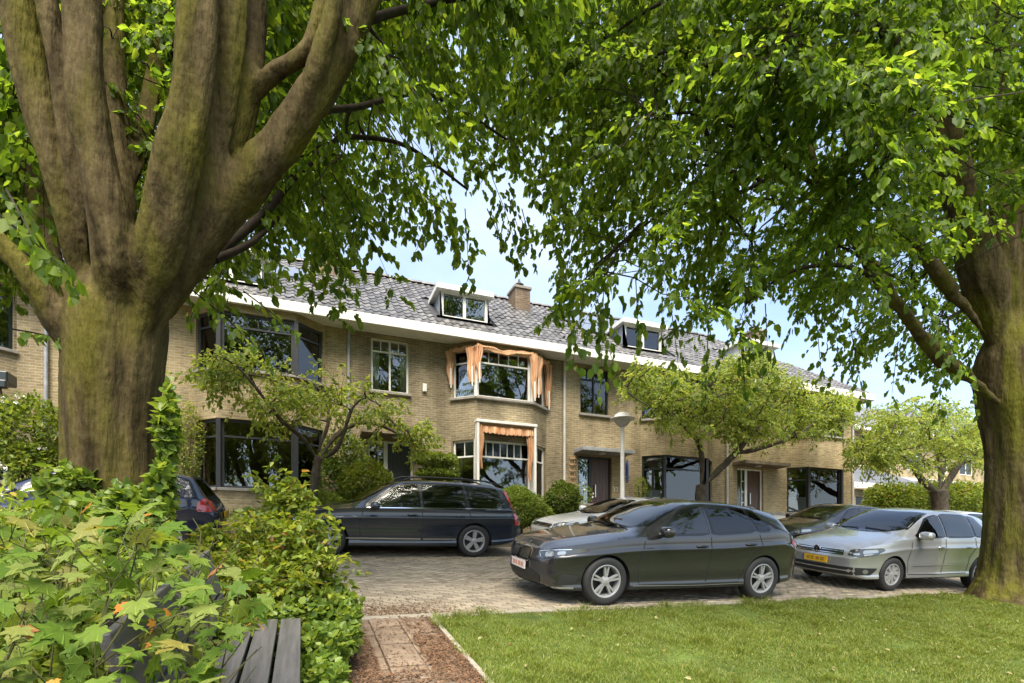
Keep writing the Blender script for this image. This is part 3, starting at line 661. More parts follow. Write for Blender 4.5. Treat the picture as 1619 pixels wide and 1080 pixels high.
def make_house(k, label, brick, bayf, winf, dstyle, low, up, singles=True, dorm=None, hip=False, canopy=None, curt=True, skip=(), lowlow=3.25):
    u0 = -5.503 + k * HW; u1 = u0 + HW
    house = tag(empty('terraced_house', (u0 + HW / 2, FAC, ground(FAC))), label, 'house', 'houses of the brick terrace')
    A, Bc, Cc, D = (u0 + 2.97, FAC), (u0 + 3.57, BAYY), (u0 + 5.35, BAYY), (u0 + 6.07, FAC)
    zl0, zl1, zu0, zu1, top = lowlow, 4.97, 6.22, 7.64, 7.83
    mb = MB()
    wallface(mb, (u0, FAC), A, 2.0, top, [(0.58, 1.85, 2.66, 4.84), (0.66, 1.72, 6.22, 7.72)], 0.2)
    wallface(mb, D, (u1, FAC), 2.0, top)
    for P, Q in ((A, Bc), (Bc, Cc), (Cc, D)):
        L = (Vector(Q) - Vector(P)).length; m_ = 0.0 if P == Bc else 0.0
        wallface(mb, P, Q, 2.0, top, [(0.05, L - 0.05, zl0, zl1), (0.05, L - 0.05, zu0, zu1)], 0.2)
    # side and back walls
    for x in ((u0 + 0.004, u1 - 0.004)):
        mb.add([(x, FAC + 0.006, 2.0), (x, 22.5, 2.0), (x, 22.5, top), (x, RY, top + 0.01 if hip and x > u0 + 1 else RIDGE - 0.12), (x, FAC + 0.006, top)], [(0, 1, 2, 3, 4)] if x > u0 + 1 else [(4, 3, 2, 1, 0)])
    mb.add([(u1, 22.5, 2.0), (u0, 22.5, 2.0), (u0, 22.5, top), (u1, 22.5, top)], [(0, 1, 2, 3)])
    mb.build('wall', brick, house, uv=True)
    # rooms behind the windows
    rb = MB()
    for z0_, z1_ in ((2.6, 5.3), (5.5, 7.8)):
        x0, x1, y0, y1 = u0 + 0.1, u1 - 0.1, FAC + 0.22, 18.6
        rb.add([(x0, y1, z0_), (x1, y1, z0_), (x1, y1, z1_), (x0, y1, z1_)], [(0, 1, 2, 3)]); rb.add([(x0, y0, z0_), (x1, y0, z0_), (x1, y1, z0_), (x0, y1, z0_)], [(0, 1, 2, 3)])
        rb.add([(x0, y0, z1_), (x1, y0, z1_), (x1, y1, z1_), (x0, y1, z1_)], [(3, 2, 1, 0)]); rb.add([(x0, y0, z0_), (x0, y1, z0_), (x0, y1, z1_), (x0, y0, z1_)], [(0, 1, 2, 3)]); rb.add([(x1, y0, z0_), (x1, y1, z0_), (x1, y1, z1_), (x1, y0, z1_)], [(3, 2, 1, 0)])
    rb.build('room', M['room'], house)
    # plinth with a stone top course, left and right of the door
    for a, b in ((u0 + 0.03, u0 + 0.5), (u0 + 1.93, u0 + 2.95), (u0 + 6.1, u1 - 0.03)):
        pl = MB().box(a, b, FAC - 0.03, FAC + 0.01, 2.0, 3.14).build('plinth', M['plinth'] if k != 3 and k != 2 else M['cream'], house)
        MB().box(a - 0.01, b + 0.01, FAC - 0.055, FAC + 0.01, 3.142, 3.23).build('plinth_course', M['sill'], pl)
    # bay windows, both floors
    LL = [(Vector(Q) - Vector(P)).length for P, Q in ((A, Bc), (Bc, Cc), (Cc, D))]
    for fl, (z0_, z1_, spec) in enumerate(((zl0, zl1, low), (zu0, zu1, up))):
        tr = z0_ + (z1_ - z0_) * spec.get('tr', 0.74)
        for j, (P, Q) in enumerate(((A, Bc), (Bc, Cc), (Cc, D))):
            window(house, P, Q, 0.05, LL[j] - 0.05, z0_, z1_, spec.get('fm', bayf), fw=spec.get('fw', 0.06), transom=tr, nup=spec.get('n', (2, 6, 2))[j], mull=spec.get('mull', ((), (), ()))[j],
                   curtain=[c for c in spec.get('curt', {}).get(j, [])], film=spec.get('film', {}).get(j), sill=M['sill'], upmat=M['pane2'] if spec.get('lead') else None)
    # corner posts of the bay, slim
    for (x, y) in (Bc, Cc):
        for z0_, z1_ in ((zl0, zl1), (zu0, zu1)): MB().box(x - 0.05, x + 0.05, y - 0.005, y + 0.07, z0_ + 0.001, z1_ - 0.001).build('bay_corner_post', bayf, house)
    # the upstairs window over the door
    wf = winf
    window(house, (u0, FAC), (u1, FAC), 0.66, 1.72, 6.22, 7.72, wf, fw=0.055, mull=[1.19], transom=7.36, nup=2, mw=0.05, sill=M['sill'],
           curtain=[(0.70, 0.90, 6.25, 7.4), (1.50, 1.69, 6.25, 7.4)] if curt else ())
    door(house, u0, dstyle)
    if canopy:
        c = MB(); c.box(u0 + canopy[0], u0 + canopy[1], FAC - 0.62, FAC + 0.01, 4.90, 5.02); bevelmod(c.build('door_canopy', M['lead'] if canopy[2] == 'lead' else M['plinth'], house), 0.01)
        c = MB(); c.lathe([(0.0, 4.86), (0.1, 4.865), (0.11, 4.898)], 16, (u0 + 1.3, FAC - 0.3, 0)); c.build('porch_light', M['lamp_white'], house)
    # boxed gutter and soffit
    gx1 = u1 + (0.35 if hip else 0.0)
    g = MB(); g.box(u0 + 0.002, gx1, EY - 0.08, EY + 0.02, 7.79, 8.05); g.box(u0 + 0.002, gx1, EY + 0.02, FAC - 0.002, 7.831, 7.86)
    if hip: g.box(u1 + 0.002, gx1 - 0.002, FAC - 0.001, 22.8, 7.831, 7.86); g.box(gx1 - 0.08, gx1 + 0.001, EY + 0.021, 22.8, 7.79, 8.05)
    bevelmod(g.build('gutter', M['white'], house), 0.012)
    make_roof(house, u0, u1, singles, skip, hip)
    if dorm: dormer(house, u0 + dorm[0], u0 + dorm[1], *dorm[2:])
    # down pipe at the left party wall
    dp = MB(); x = u0 + (0.05 if k else 0); dp.tube([(x, FAC - 0.07, 3.3), (x, FAC - 0.07, 7.8)], 0.042, 10); d = dp.build('down_pipe', M['zinc'] if k > 1 else M['lead'], house, smooth=40)
    MB().tube([(x, FAC - 0.07, 2.3), (x, FAC - 0.07, 3.31)], 0.05, 10).build('pipe_foot', M['iron'], d, smooth=40)
    return house, u0
dz = lambda t: (EY + t, )
SK = lambda a, b, c=0.75, d=3.0: (a, b, c, d)
h0, _ = make_house(-1, 'brick house at the left edge with dark green frames and a black awning box', M['brick_c'], M['green_frame'], M['green_frame'], 'blue', dict(tr=0.72), dict(tr=0.72), singles=False)
h1, q1 = make_house(0, 'sandy brick terraced house with wide anthracite bay windows behind the thick tree trunk', M['brick_a'], M['grey_frame'], M['grey_frame'], 'blue',
    dict(tr=0.75, n=(1, 1, 1), fw=0.07), dict(tr=0.75, n=(2, 6, 2), fw=0.07, curt={2: [(0.10, 0.84, 6.25, 7.3)]}), dorm=(3.0, 4.5, 15.85, 8.78, 9.55, M['white']), skip=[SK(-5.503 + 2.85, -5.503 + 4.65)])
h2, q2 = make_house(1, 'brown brick house with torn orange awnings over its white framed bay windows', M['brick_b'], M['white'], M['white'], 'blue',
    dict(tr=0.72, n=(2, 7, 2), lead=1, curt={0: [(0.08, 0.32, 3.3, 4.45)], 2: [(0.5, 0.8, 3.3, 4.45)]}), dict(tr=0.72, n=(1, 5, 1), curt={0: [(0.2, 0.72, 6.25, 7.6)]}), dorm=(2.74, 4.23, 15.85, 8.78, 9.55, M['lead']), skip=[SK(1.13 + 2.6, 1.13 + 4.4)], canopy=(0.35, 2.05, 'p'))
h3, q3 = make_house(2, 'brick house behind the street lamp with black framed bay window and a dark wooden door', M['brick_c'], M['black_frame'], M['black_frame'], 'wood',
    dict(tr=0.74, n=(1, 1, 1), film={0: 0.42, 1: 0.42}), dict(tr=0.74, n=(1, 3, 1)), dorm=(2.55, 4.1, 15.85, 8.78, 9.55, M['lead'], 2, M['curtain']), skip=[SK(7.763 + 2.4, 7.763 + 4.25)], canopy=(0.42, 2.35, 'lead'))
h4, q4 = make_house(3, 'sandy brick end house with hipped roof, black bay window and white framed front door', M['brick_a'], M['black_frame'], M['black_frame'], 'white',
    dict(tr=0.72, n=(1, 1, 1), film={0: 0.45, 1: 0.4}), dict(tr=0.72, n=(1, 1, 1)), singles=False, hip=True, dorm=(1.2, 2.75, 15.85, 8.78, 9.65, M['white']), skip=[SK(14.396 + 1.05, 14.396 + 2.9)], canopy=(0.35, 2.55, 'p'))
# last end wall gets its own down pipe
MB().tube([(21.0, FAC - 0.06, 3.0), (21.0, FAC - 0.06, 7.8)], 0.042, 10).build('down_pipe', M['zinc'], h4, smooth=40)
# black awning box of the house at the left edge
mb = MB(); mb.box(-9.1, -5.85, 14.55, 15.0, 5.25, 5.5); mb.box(-9.1, -5.85, 14.5, 14.62, 5.12, 5.3); bevelmod(mb.build('awning_box', M['green_frame'], h0), 0.03)
for x in (-8.9, -6.05): MB().tube([(x, 14.75, 5.2), (x, 14.95, 4.6)], 0.02, 8).build('awning_arm', M['iron'], h0)
# chimneys
def chimney(house, x0, x1, y0, y1, z0, z1):
    c = MB().box(x0, x1, y0, y1, z0, z1); o = c.build('chimney', M['brick_dark'], house, uv=True)
    bevelmod(MB().box(x0 - 0.05, x1 + 0.05, y0 - 0.05, y1 + 0.05, z1, z1 + 0.09).build('chimney_cap', M['concrete'], o), 0.01)
    for k in (0.5,):
        x = lerp(x0, x1, k); y = (y0 + y1) / 2
        MB().lathe([(0.13, z1 + 0.09), (0.11, z1 + 0.25), (0.17, z1 + 0.27), (0.17, z1 + 0.30), (0.06, z1 + 0.36), (0.03, z1 + 0.5), (0.0, z1 + 0.52)], 14, (x, y, 0)).build('chimney_pot', M['iron'], o, smooth=40)
chimney(h2, 7.10, 7.68, 17.9, 18.6, 10.0, 11.2)
chimney(h4, 17.95, 18.6, 17.6, 18.3, 9.8, 11.2)
chimney(h1, 0.45, 1.05, 17.9, 18.6, 10.2, 11.6)
# solar panels near the ridge of the third house
for (a, b, c, d) in ((8.75, 10.3, 3.2, 4.6), (10.35, 11.9, 3.2, 4.6), (9.6, 11.1, 2.1, 3.1)):
    if (a, c) == (9.6, 2.1): a, b = 9.05, 10.05
    P = [roof_pt(a, c, 0.11), roof_pt(b, c, 0.11), roof_pt(b, d, 0.11), roof_pt(a, d, 0.11)]; Q = [roof_pt(a, c, 0.07), roof_pt(b, c, 0.07), roof_pt(b, d, 0.07), roof_pt(a, d, 0.07)]
    s = MB().add(P + Q, [(0, 1, 2, 3), (7, 6, 5, 4), (0, 4, 5, 1), (1, 5, 6, 2), (2, 6, 7, 3), (3, 7, 4, 0)]).build('solar_panel', M['solar'], h3)
# roof window on the first house
P = [roof_pt(x, t, 0.1) for x, t in ((-1.0, 2.5), (0.2, 2.5), (0.2, 3.6), (-1.0, 3.6))]; Q = [roof_pt(x, t, 0.02) for x, t in ((-1.0, 2.5), (0.2, 2.5), (0.2, 3.6), (-1.0, 3.6))]
MB().add(P + Q, [(0, 1, 2, 3), (0, 4, 5, 1), (1, 5, 6, 2), (2, 6, 7, 3), (3, 7, 4, 0)]).build('roof_window', M['solar'], h1)
# small things on the walls
bevelmod(MB().box(3.24, 3.36, FAC - 0.09, FAC - 0.001, 6.33, 6.56).build('sensor_box', M['white'], h2), 0.015)
t_ = empty('trellis', (8.12, FAC - 0.05, 3.3)); tag(t_, 'small wooden ladder trellis on the wall left of the dark wooden door', 'trellis')
for x in (8.02, 8.20): MB().box(x - 0.012, x + 0.012, FAC - 0.04, FAC - 0.012, 3.0, 4.8).build('upright', M['trellis'], t_)
for k in range(9): MB().box(8.0, 8.22, FAC - 0.06, FAC - 0.041, 3.1 + k * 0.2, 3.15 + k * 0.2).build('rung', M['trellis'], t_)
hb = MB()
for dx in (0, 0.11):
    arc = [(dx + 0.012, 0.135), (dx + 0.045, 0.15), (dx + 0.075, 0.125), (dx + 0.068, 0.092), (dx + 0.035, 0.078), (dx + 0.072, 0.062), (dx + 0.08, 0.03), (dx + 0.045, 0.0), (dx + 0.01, 0.014)]
    hb.tube([(9.64 + a_, FAC - 0.012, 3.72 + b_) for a_, b_ in arc], 0.010, 6)
hb.build('house_number', M['white'], h3)
# ---- torn awnings of the brown brick house
def drape(parent, x, y, ztop, zbot, w0, w1, depth, folds=7, mat=None, lean=0.0, name='awning_cloth'):
    """a bunched hanging cloth: a fluted, flattened tube that narrows downwards"""
    nz, na = 22, 84; vs = []; ph = random.uniform(0, 6)
    for i in range(nz + 1):
        f = i / nz; z = lerp(ztop, zbot, f); w = lerp(w0, w1, f ** 0.8) / 2
        for j in range(na):
            a = 2 * math.pi * j / na; rr = 1 + 0.24 * math.sin(folds * a + ph + 0.7 * math.sin(f * 4)) + 0.09 * math.sin((folds + 6) * a + f * 3)
            vs.append((x + lean * f + w * rr * math.cos(a) + 0.02 * math.sin(f * 9 + ph), y + depth * 0.5 * (0.6 + 0.4 * (1 - f)) * rr * math.sin(a), z + 0.015 * math.sin(3 * a)))
    fs = [(i * na + j, i * na + (j + 1) % na, (i + 1) * na + (j + 1) % na, (i + 1) * na + j) for i in range(nz) for j in range(na)]
    fs += [tuple(range(na)), tuple(range(nz * na, (nz + 1) * na))[::-1]]
    return MB().add(vs, [f[::-1] for f in fs]).build(name, mat or M['awning'], parent, smooth=60)
def swag(parent, p, q, sag, r0, r1, name='awning_cloth'):
    """rolled, sagging cloth between two points with wrinkles along it"""
    n, na = 26, 18; p = Vector(p); q = Vector(q); e = (q - p).normalized(); nn = Vector((-e.y, e.x, 0)); vs = []; ph = random.uniform(0, 6)
    for i in range(n + 1):
        f = i / n; c = p.lerp(q, f) + Vector((0, 0, -sag * math.sin(math.pi * f) - 0.02 * math.sin(f * 14 + ph)))
        r_ = lerp(r0, r1, f) * (1 + 0.18 * math.sin(f * 23 + ph))
        for j in range(na):
            a = 2 * math.pi * j / na; k = 1 + 0.25 * math.sin(4 * a + f * 7 + ph)
            vs.append(c + nn * (r_ * 0.9 * k * math.cos(a)) + Vector((0, 0, r_ * 1.3 * k * math.sin(a))))
    fs = [(i * na + j, i * na + (j + 1) % na, (i + 1) * na + (j + 1) % na, (i + 1) * na + j) for i in range(n) for j in range(na)] + [tuple(range(na)), tuple(range(n * na, (n + 1) * na))[::-1]]
    return MB().add(vs, [f[::-1] for f in fs]).build(name, M['awning'], parent, smooth=60)
def awning(label, P, Q, z, drops, sag, r_):
    root = tag(empty('awning', (*P, z)), label, 'awning', 'orange awnings of the brown house')
    e = (Vector(Q) - Vector(P)).normalized(); n = Vector((e.y, -e.x))
    swag(root, (P[0] + n.x * 0.09, P[1] + n.y * 0.09, z), (Q[0] + n.x * 0.09, Q[1] + n.y * 0.09, z), sag, r_, r_ * 0.9)
    for (s, zt, zb, w0, w1) in drops:
        x = P[0] + e.x * s + n.x * 0.10; y = P[1] + e.y * s + n.y * 0.10
        drape(root, x, y, zt, zb, w0, w1, 0.13)
        MB().tube([(x, y - 0.06, zb + 0.45), (x + 0.01, y - 0.04, zb - 0.12)], 0.022, 8).build('awning_arm', M['white'], root)
    return root
A2, B2, C2, D2 = (1.13 + 2.97, FAC), (1.13 + 3.57, BAYY), (1.13 + 5.35, BAYY), (1.13 + 6.07, FAC)
awning('torn orange awning on the left side pane of the upper bay', A2, B2, 7.60, [(0.03, 7.58, 6.62, 0.24, 0.10), (0.72, 7.58, 6.60, 0.26, 0.16)], 0.0, 0.055)
awning('long sagging orange awning across the front of the upper bay', B2, C2, 7.66, [(0.06, 7.66, 6.7, 0.20, 0.08), (1.80, 7.62, 6.35, 0.22, 0.10)], 0.09, 0.055)
awning('faded orange awning hanging at the right side pane of the upper bay', C2, D2, 7.62, [(0.18, 7.62, 6.5, 0.26, 0.18), (0.86, 7.6, 6.3, 0.22, 0.12)], 0.0, 0.06)
# lower awning in a white box frame
root = tag(empty('awning', (B2[0], BAYY, 3.2)), 'orange scalloped awning inside the white box frame downstairs', 'awning', 'orange awnings of the brown house')
f = MB(); x0, x1 = 4.66, 6.52; f.box(x0, x0 + 0.07, BAYY - 0.24, BAYY - 0.02, 2.3, 5.42); f.box(x1 - 0.07, x1, BAYY - 0.24, BAYY - 0.02, 2.3, 5.42); f.box(x0 - 0.02, x1 + 0.02, BAYY - 0.26, BAYY - 0.02, 5.42, 5.5)
bevelmod(f.build('box_frame', M['white'], root), 0.008)
n = 90; vs = []; zs_ = [5.38, 5.3, 5.2]
for i in range(n + 1):
    f_ = i / n; x = lerp(x0 + 0.09, x1 - 0.09, f_)
    wv = 0.018 * math.sin(f_ * 40) + 0.012 * math.sin(f_ * 17)
    bot = 5.17 - 0.035 * abs(math.sin(f_ * math.pi * 13)) - 0.03 * math.sin(f_ * 3.1)
    vs += [(x, BAYY - 0.12, 5.40), (x, BAYY - 0.20 + wv, 5.30), (x, BAYY - 0.21 + wv * 1.6, bot)]
MB().add(vs, [(3 * i + k, 3 * i + k + 1, 3 * i + k + 4, 3 * i + k + 3) for i in range(n) for k in range(2)]).build('valance', M['awning'], root, smooth=70)
drape(root, x0 + 0.15, BAYY - 0.14, 5.36, 4.1, 0.16, 0.05, 0.12); drape(root, x1 - 0.17, BAYY - 0.14, 5.3, 3.8, 0.2, 0.06, 0.13)
# ------------------------------------------------------------------ far buildings on the right
gar = tag(empty('garage', (28.5, 20, ground(20))), 'low garage with grey tiled roof and dark door beyond the end house', 'garage')
mb = MB(); wallface(mb, (26.9, 20), (33, 20), 2.6, 5.15, [(0.5, 2.6, 2.8, 4.75)], 0.15); mb.add([(26.9, 20, 2.6), (26.9, 25, 2.6), (26.9, 25, 5.15), (26.9, 20, 5.15)], [(3, 2, 1, 0)]); mb.build('wall', M['brick_a'], gar, uv=True)
MB().box(27.4, 29.5, 20.1, 20.15, 2.8, 4.75).build('door', M['door_blue'], gar)
MB().box(26.6, 33.3, 19.6, 19.7, 5.15, 5.45).build('gutter', M['white'], gar)
mb = MB(); mb.add([(26.6, 19.62, 5.42), (33.3, 19.62, 5.42), (33.3, 23, 7.0), (29.0, 23, 7.0), (26.6, 25, 5.42)], [(0, 1, 2, 3), (0, 3, 4)]); mb.build('roof', M['tile'], gar)
def far_house(name, label, x0, x1, y, zg, brick):
    r_ = tag(empty(name, (x0, y, zg)), label, 'house')
    mb = MB(); holes = []
    n = int((x1 - x0) / 3.3)
    for k in range(n):
        a = 0.9 + k * 3.3; holes += [(a, a + 1.7, zg + 0.9, zg + 2.4), (a, a + 1.7, zg + 4.3, zg + 5.9)]
    wallface(mb, (x0, y), (x1, y), zg - 1, zg + 6.9, holes, 0.15); mb.add([(x0, y, zg - 1), (x0, y + 8, zg - 1), (x0, y + 8, zg + 6.9), (x0, y + 4, zg + 9.6), (x0, y, zg + 6.9)], [(4, 3, 2, 1, 0)])
    mb.build('wall', brick, r_, uv=True)
    for h in holes: window(r_, (x0, y), (x1, y), *h, M['white'], mull=[(h[0] + h[1]) / 2], transom=lerp(h[2], h[3], 0.72), inset=0.05)
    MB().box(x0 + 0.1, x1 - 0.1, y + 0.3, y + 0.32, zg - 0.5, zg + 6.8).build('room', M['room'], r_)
    MB().box(x0 - 0.4, x1 + 0.4, y - 0.6, y, zg + 6.9, zg + 7.2).build('gutter', M['white'], r_)
    MB().box(x0 + 3.4, x1 - 0.4, y - 0.9, y - 0.005, zg + 3.25, zg + 3.5).build('porch_roof', M['cream'], r_)
    mb = MB(); mb.add([(x0 - 0.4, y - 0.6, zg + 7.2), (x1 + 0.4, y - 0.6, zg + 7.2), (x1 + 0.4, y + 4, zg + 10.4), (x0 - 0.4, y + 4, zg + 10.4), (x0 - 0.4, y + 8.6, zg + 7.2), (x1 + 0.4, y + 8.6, zg + 7.2)], [(0, 1, 2, 3), (3, 2, 5, 4)]); mb.build('roof', M['tile'], r_)
    return r_
far_house('brick_house', 'distant terraced house with white gutter behind the small tree and green hedge', 37.5, 60, 28.5, ground(28.5), M['brick_c'])
# ------------------------------------------------------------------ cars
def dens(poly, step=0.07):
    out = []
    for i, p in enumerate(poly):
        q = poly[(i + 1) % len(poly)]; n = max(1, int(math.dist(p, q) / step))
        out += [(lerp(p[0], q[0], k / n), lerp(p[1], q[1], k / n)) for k in range(n)]
    return out
def inside(p, poly):
    x, y = p; c = False; j = len(poly) - 1
    for i in range(len(poly)):
        if (poly[i][1] > y) != (poly[j][1] > y) and x < (poly[j][0] - poly[i][0]) * (y - poly[i][1]) / (poly[j][1] - poly[i][1] + 1e-12) + poly[i][0]: c = not c
        j = i
    return c
def rounded(poly, r=0.03, n=4):
    out = []
    for i in range(len(poly)):
        p = Vector(poly[i]); a = Vector(poly[i - 1]) - p; b = Vector(poly[(i + 1) % len(poly)]) - p
        ra = min(r, a.length * 0.45); rb = min(r, b.length * 0.45); p0 = p + a.normalized() * ra; p2 = p + b.normalized() * rb
        for k in range(n + 1):
            t = k / n; out.append(tuple(p0 * (1 - t) ** 2 + p * 2 * t * (1 - t) + p2 * t * t))
    return out
class Car:
    def __init__(s, name, label, loc, spec, paintm, group):
        s.sp = spec; s.L = spec['L']; s.mat = paintm
        s.root = tag(empty(name, (loc[0], loc[1], ground(loc[1])), (ALPHA, 0, 0)), label, 'car', group)
        g = lambda k: smooth1(*zip(*spec[k]))
        s.top, s.bot, s.belt, s.wl, s.wr, s.dr = g('top'), g('bot'), g('belt'), g('wl'), g('wr'), g('dr')
        s.body()
    def zr(s, x): return s.top(x) - s.dr(x)
    def section(s, x):
        zb, zt, b, wl, wr = s.bot(x), s.top(x), s.belt(x), s.wl(x), s.wr(x)
        b = min(b, zt - 0.004); zr = min(max(s.zr(x), b + 0.002), zt - 0.002); wb = wl * s.sp.get('tumble', 0.95); wr = min(wr, wb - 0.004)
        h = b - zb
        lo = [(0, zb), (wl * 0.7, zb), (wl * 0.962, zb + 0.03), (wl * 0.985, zb + h * 0.13), (wl * 0.972, zb + h * 0.19), (wl * 0.978, zb + h * 0.34), (wl * 0.974, zb + h * 0.52), (wl * 0.988, zb + h * 0.70), (wl, zb + h * 0.765), (wl * 0.978, zb + h * 0.815), (wl * 0.966, zb + h * 0.92), (wb, b)]
        mid = (lerp(wb, wr, 0.5) + 0.018 * (1 if zr - b > 0.2 else 0.3), lerp(b, zr, 0.52))
        hi = [(wb, b), mid, (wr, zr), (wr * 0.82, lerp(zr, zt, 0.62)), (wr * 0.45, lerp(zr, zt, 0.93)), (0, zt)]
        A = spline(lo, 25); B = spline(hi, 17)[1:]
        return np.concatenate([A, B])
    def body(s):
        sp = s.sp; L = s.L
        xs = np.unique(np.concatenate([np.linspace(0, 0.3, 9), np.linspace(0.3, L - 0.3, 74), np.linspace(L - 0.3, L, 9)]))
        nose, tail = sp.get('nose', ((0.2, 0.07), (0.34, 0.0), (0.55, 0.0), (0.75, 0.06))), sp.get('tail', ((0.25, 0.06), (0.4, 0.0), (0.7, 0.0), (0.9, 0.03)))
        nz, nd = zip(*nose); tz, td = zip(*tail)
        S = np.array([s.section(x) for x in xs]); K = S.shape[1]; n = len(xs); V = np.zeros((n, 2 * K - 2, 3))
        for i, x in enumerate(xs):
            dx = np.interp(S[i, :, 1], nz, nd) * max(0, 1 - x / 0.45) - np.interp(S[i, :, 1], tz, td) * max(0, 1 - (L - x) / 0.4)
            P = np.stack([x + dx, -S[i, :, 0], S[i, :, 1]], 1)
            Q = P[1:-1][::-1].copy(); Q[:, 1] *= -1
            V[i] = np.concatenate([P, Q])
        m = 2 * K - 2; vs = V.reshape(-1, 3).tolist(); fs = []
        for i in range(n - 1):
            for k in range(m): fs.append((i * m + k, i * m + (k + 1) % m, (i + 1) * m + (k + 1) % m, (i + 1) * m + k))
        # bulged caps at nose and tail: rows from one side to the other
        for end, bulge in ((0, sp.get('bulge', 0.10)), (n - 1, -sp.get('rbulge', 0.07))):
            NY = 10; rows = []; base = end * m
            for k in range(K):
                y = S[end, k, 0]; x0 = V[end, k, 0]; z = S[end, k, 1]
                if k in (0, K - 1): rows.append([base + k] * (NY + 1)); continue
                row = [base + k]
                for j in range(1, NY):
                    f = j / NY; yy = lerp(-y, y, f); w = max(S[end, :, 0])
                    kk = (1 - (yy / max(y, 1e-3)) ** 2) * (y / w) ** 1.5
                    vs.append([x0 - bulge * kk, yy, z]); row.append(len(vs) - 1)
                row.append(base + m - k); rows.append(row)
            for k in range(K - 1):
                for j in range(NY):
                    q = [rows[k][j], rows[k][j + 1], rows[k + 1][j + 1], rows[k + 1][j]]; q = list(dict.fromkeys(q))
                    if len(q) >= 3: fs.append(q if end == 0 else q[::-1])
        bm = bmesh.new(); bv = [bm.verts.new(v) for v in vs]
        for f in fs:
            try: bm.faces.new([bv[i] for i in f])
            except ValueError: pass
        bmesh.ops.recalc_face_normals(bm, faces=bm.faces)
        s.bvh = BVHTree.FromBMesh(bm)
        me = bpy.data.meshes.new('body'); bm.to_mesh(me); bm.free()
        o = link('body', me, [s.mat, M['dark']], s.root); s.bodyo = o
        # wheel arches
        cut = MB(); r_ = sp['R'] + sp.get('gap', 0.045)
        for x in sp['wheels']:
            for sg in (-1, 1):
                w = s.wl(x); a, b = (-w - 0.2, -w + 0.27) if sg < 0 else (w - 0.27, w + 0.2)
                cut.lathe([(r_, a), (r_, b)], 44, (x, 0, sp['R'] - 0.005), 'y', 0, True)
        co = cut.build('cutter', M['dark'], None); co.parent = s.root
        bm = bmesh.new(); bm.from_mesh(co.data); bmesh.ops.recalc_face_normals(bm, faces=bm.faces); bm.to_mesh(co.data); bm.free()
        md = o.modifiers.new('arch', 'BOOLEAN'); md.object = co; md.operation = 'DIFFERENCE'; md.solver = 'EXACT'; md.material_mode = 'TRANSFER'
        bpy.context.view_layer.update()
        ev = o.evaluated_get(bpy.context.evaluated_depsgraph_get()); nm = bpy.data.meshes.new_from_object(ev)
        o.modifiers.clear(); o.data = nm; bpy.data.objects.remove(co)
    def finish(s, holes_side, holes_top):
        bm = bmesh.new(); bm.from_mesh(s.bodyo.data); dead = []
        for f in bm.faces:
            c = f.calc_center_median()
            if any(inside((c.x, c.z), h) and abs(f.normal.y) > 0.35 for h in holes_side) and c.z > 0.75: dead.append(f)
            elif any(inside((c.x, c.y), h) for h in holes_top) and f.normal.z > 0.2 and c.z > 0.8: dead.append(f)
        bmesh.ops.delete(bm, geom=dead, context='FACES'); bm.to_mesh(s.bodyo.data); bm.free()
        me = s.bodyo.data; me.polygons.foreach_set('use_smooth', [True] * len(me.polygons)); me.set_sharp_from_angle(angle=R(32))
    def cast(s, o, d):
        h = s.bvh.ray_cast(Vector(o), Vector(d))
        if h[0] is None: h = s.bvh.find_nearest(Vector(o) + Vector(d) * 2.5)
        return h[0], h[1]
    def proj(s, a, b, mode, off):
        if mode == 'side': p, n = s.cast((a, -3, b), (0, 1, 0))
        elif mode == 'top': p, n = s.cast((a, b, 4), (0, 0, -1))
        elif mode == 'front': p, n = s.cast((-3, a, b), (1, 0, 0))
        elif mode == 'rear': p, n = s.cast((s.L + 3, a, b), (-1, 0, 0))
        else:
            fi = R(mode); c, q = math.cos(fi), math.sin(fi)     # seen from the near front (or rear) corner
            o = Vector((q * a, -c * a, b)) - Vector((c, q, 0)) * 4; p, n = s.cast(o, (c, q, 0))
        return p + n * off
    def patch(s, name, poly, mode, mat, off=0.004, parent=None, both=False, step=0.07):
        P = dens(poly, step); n = len(P); pts = list(P)
        xs = [p[0] for p in P]; ys = [p[1] for p in P]
        x = min(xs) + step * 0.5
        while x < max(xs):
            y = min(ys) + step * 0.5
            while y < max(ys):
                if inside((x, y), poly) and min(math.dist((x, y), q) for q in P) > step * 0.35: pts.append((x, y))
                y += step
            x += step
        r_ = delaunay_2d_cdt([Vector(p) for p in pts], [], [list(range(n))], 1, 1e-5)
        V2, F2 = r_[0], r_[2]
        V3 = [s.proj(v.x, v.y, mode, off) for v in V2]
        out = []
        for sg in ((1, -1) if both else (1,)):
            o = MB().add([(v.x, v.y * sg, v.z) for v in V3], [f if sg > 0 else f[::-1] for f in F2]).build(name, mat, parent or s.root, local=True, smooth=40); out.append(o)
        return out
    def line(s, name, pts, mode, w, mat, off=0.003, both=True, parent=None, closed=False):
        P = dens(pts, 0.05)
        if not closed:
            k = max(1, int(math.dist(pts[-1], pts[0]) / 0.05)); P = P[:len(P) - k] + [pts[-1]]
        vs = []; n = len(P)
        for i, p in enumerate(P):
            a = P[max(i - 1, 0)] if not closed else P[i - 1]; b = P[min(i + 1, n - 1)] if not closed else P[(i + 1) % n]
            t = Vector((b[0] - a[0], b[1] - a[1])); t = t.normalized() if t.length > 1e-8 else Vector((1, 0)); nn = Vector((-t.y, t.x)) * w / 2
            vs += [s.proj(p[0] + nn.x, p[1] + nn.y, mode, off), s.proj(p[0] - nn.x, p[1] - nn.y, mode, off)]
        k = n if closed else n - 1
        fs = [(2 * i, 2 * i + 1, (2 * i + 3) % (2 * n), (2 * i + 2) % (2 * n)) for i in range(k)]
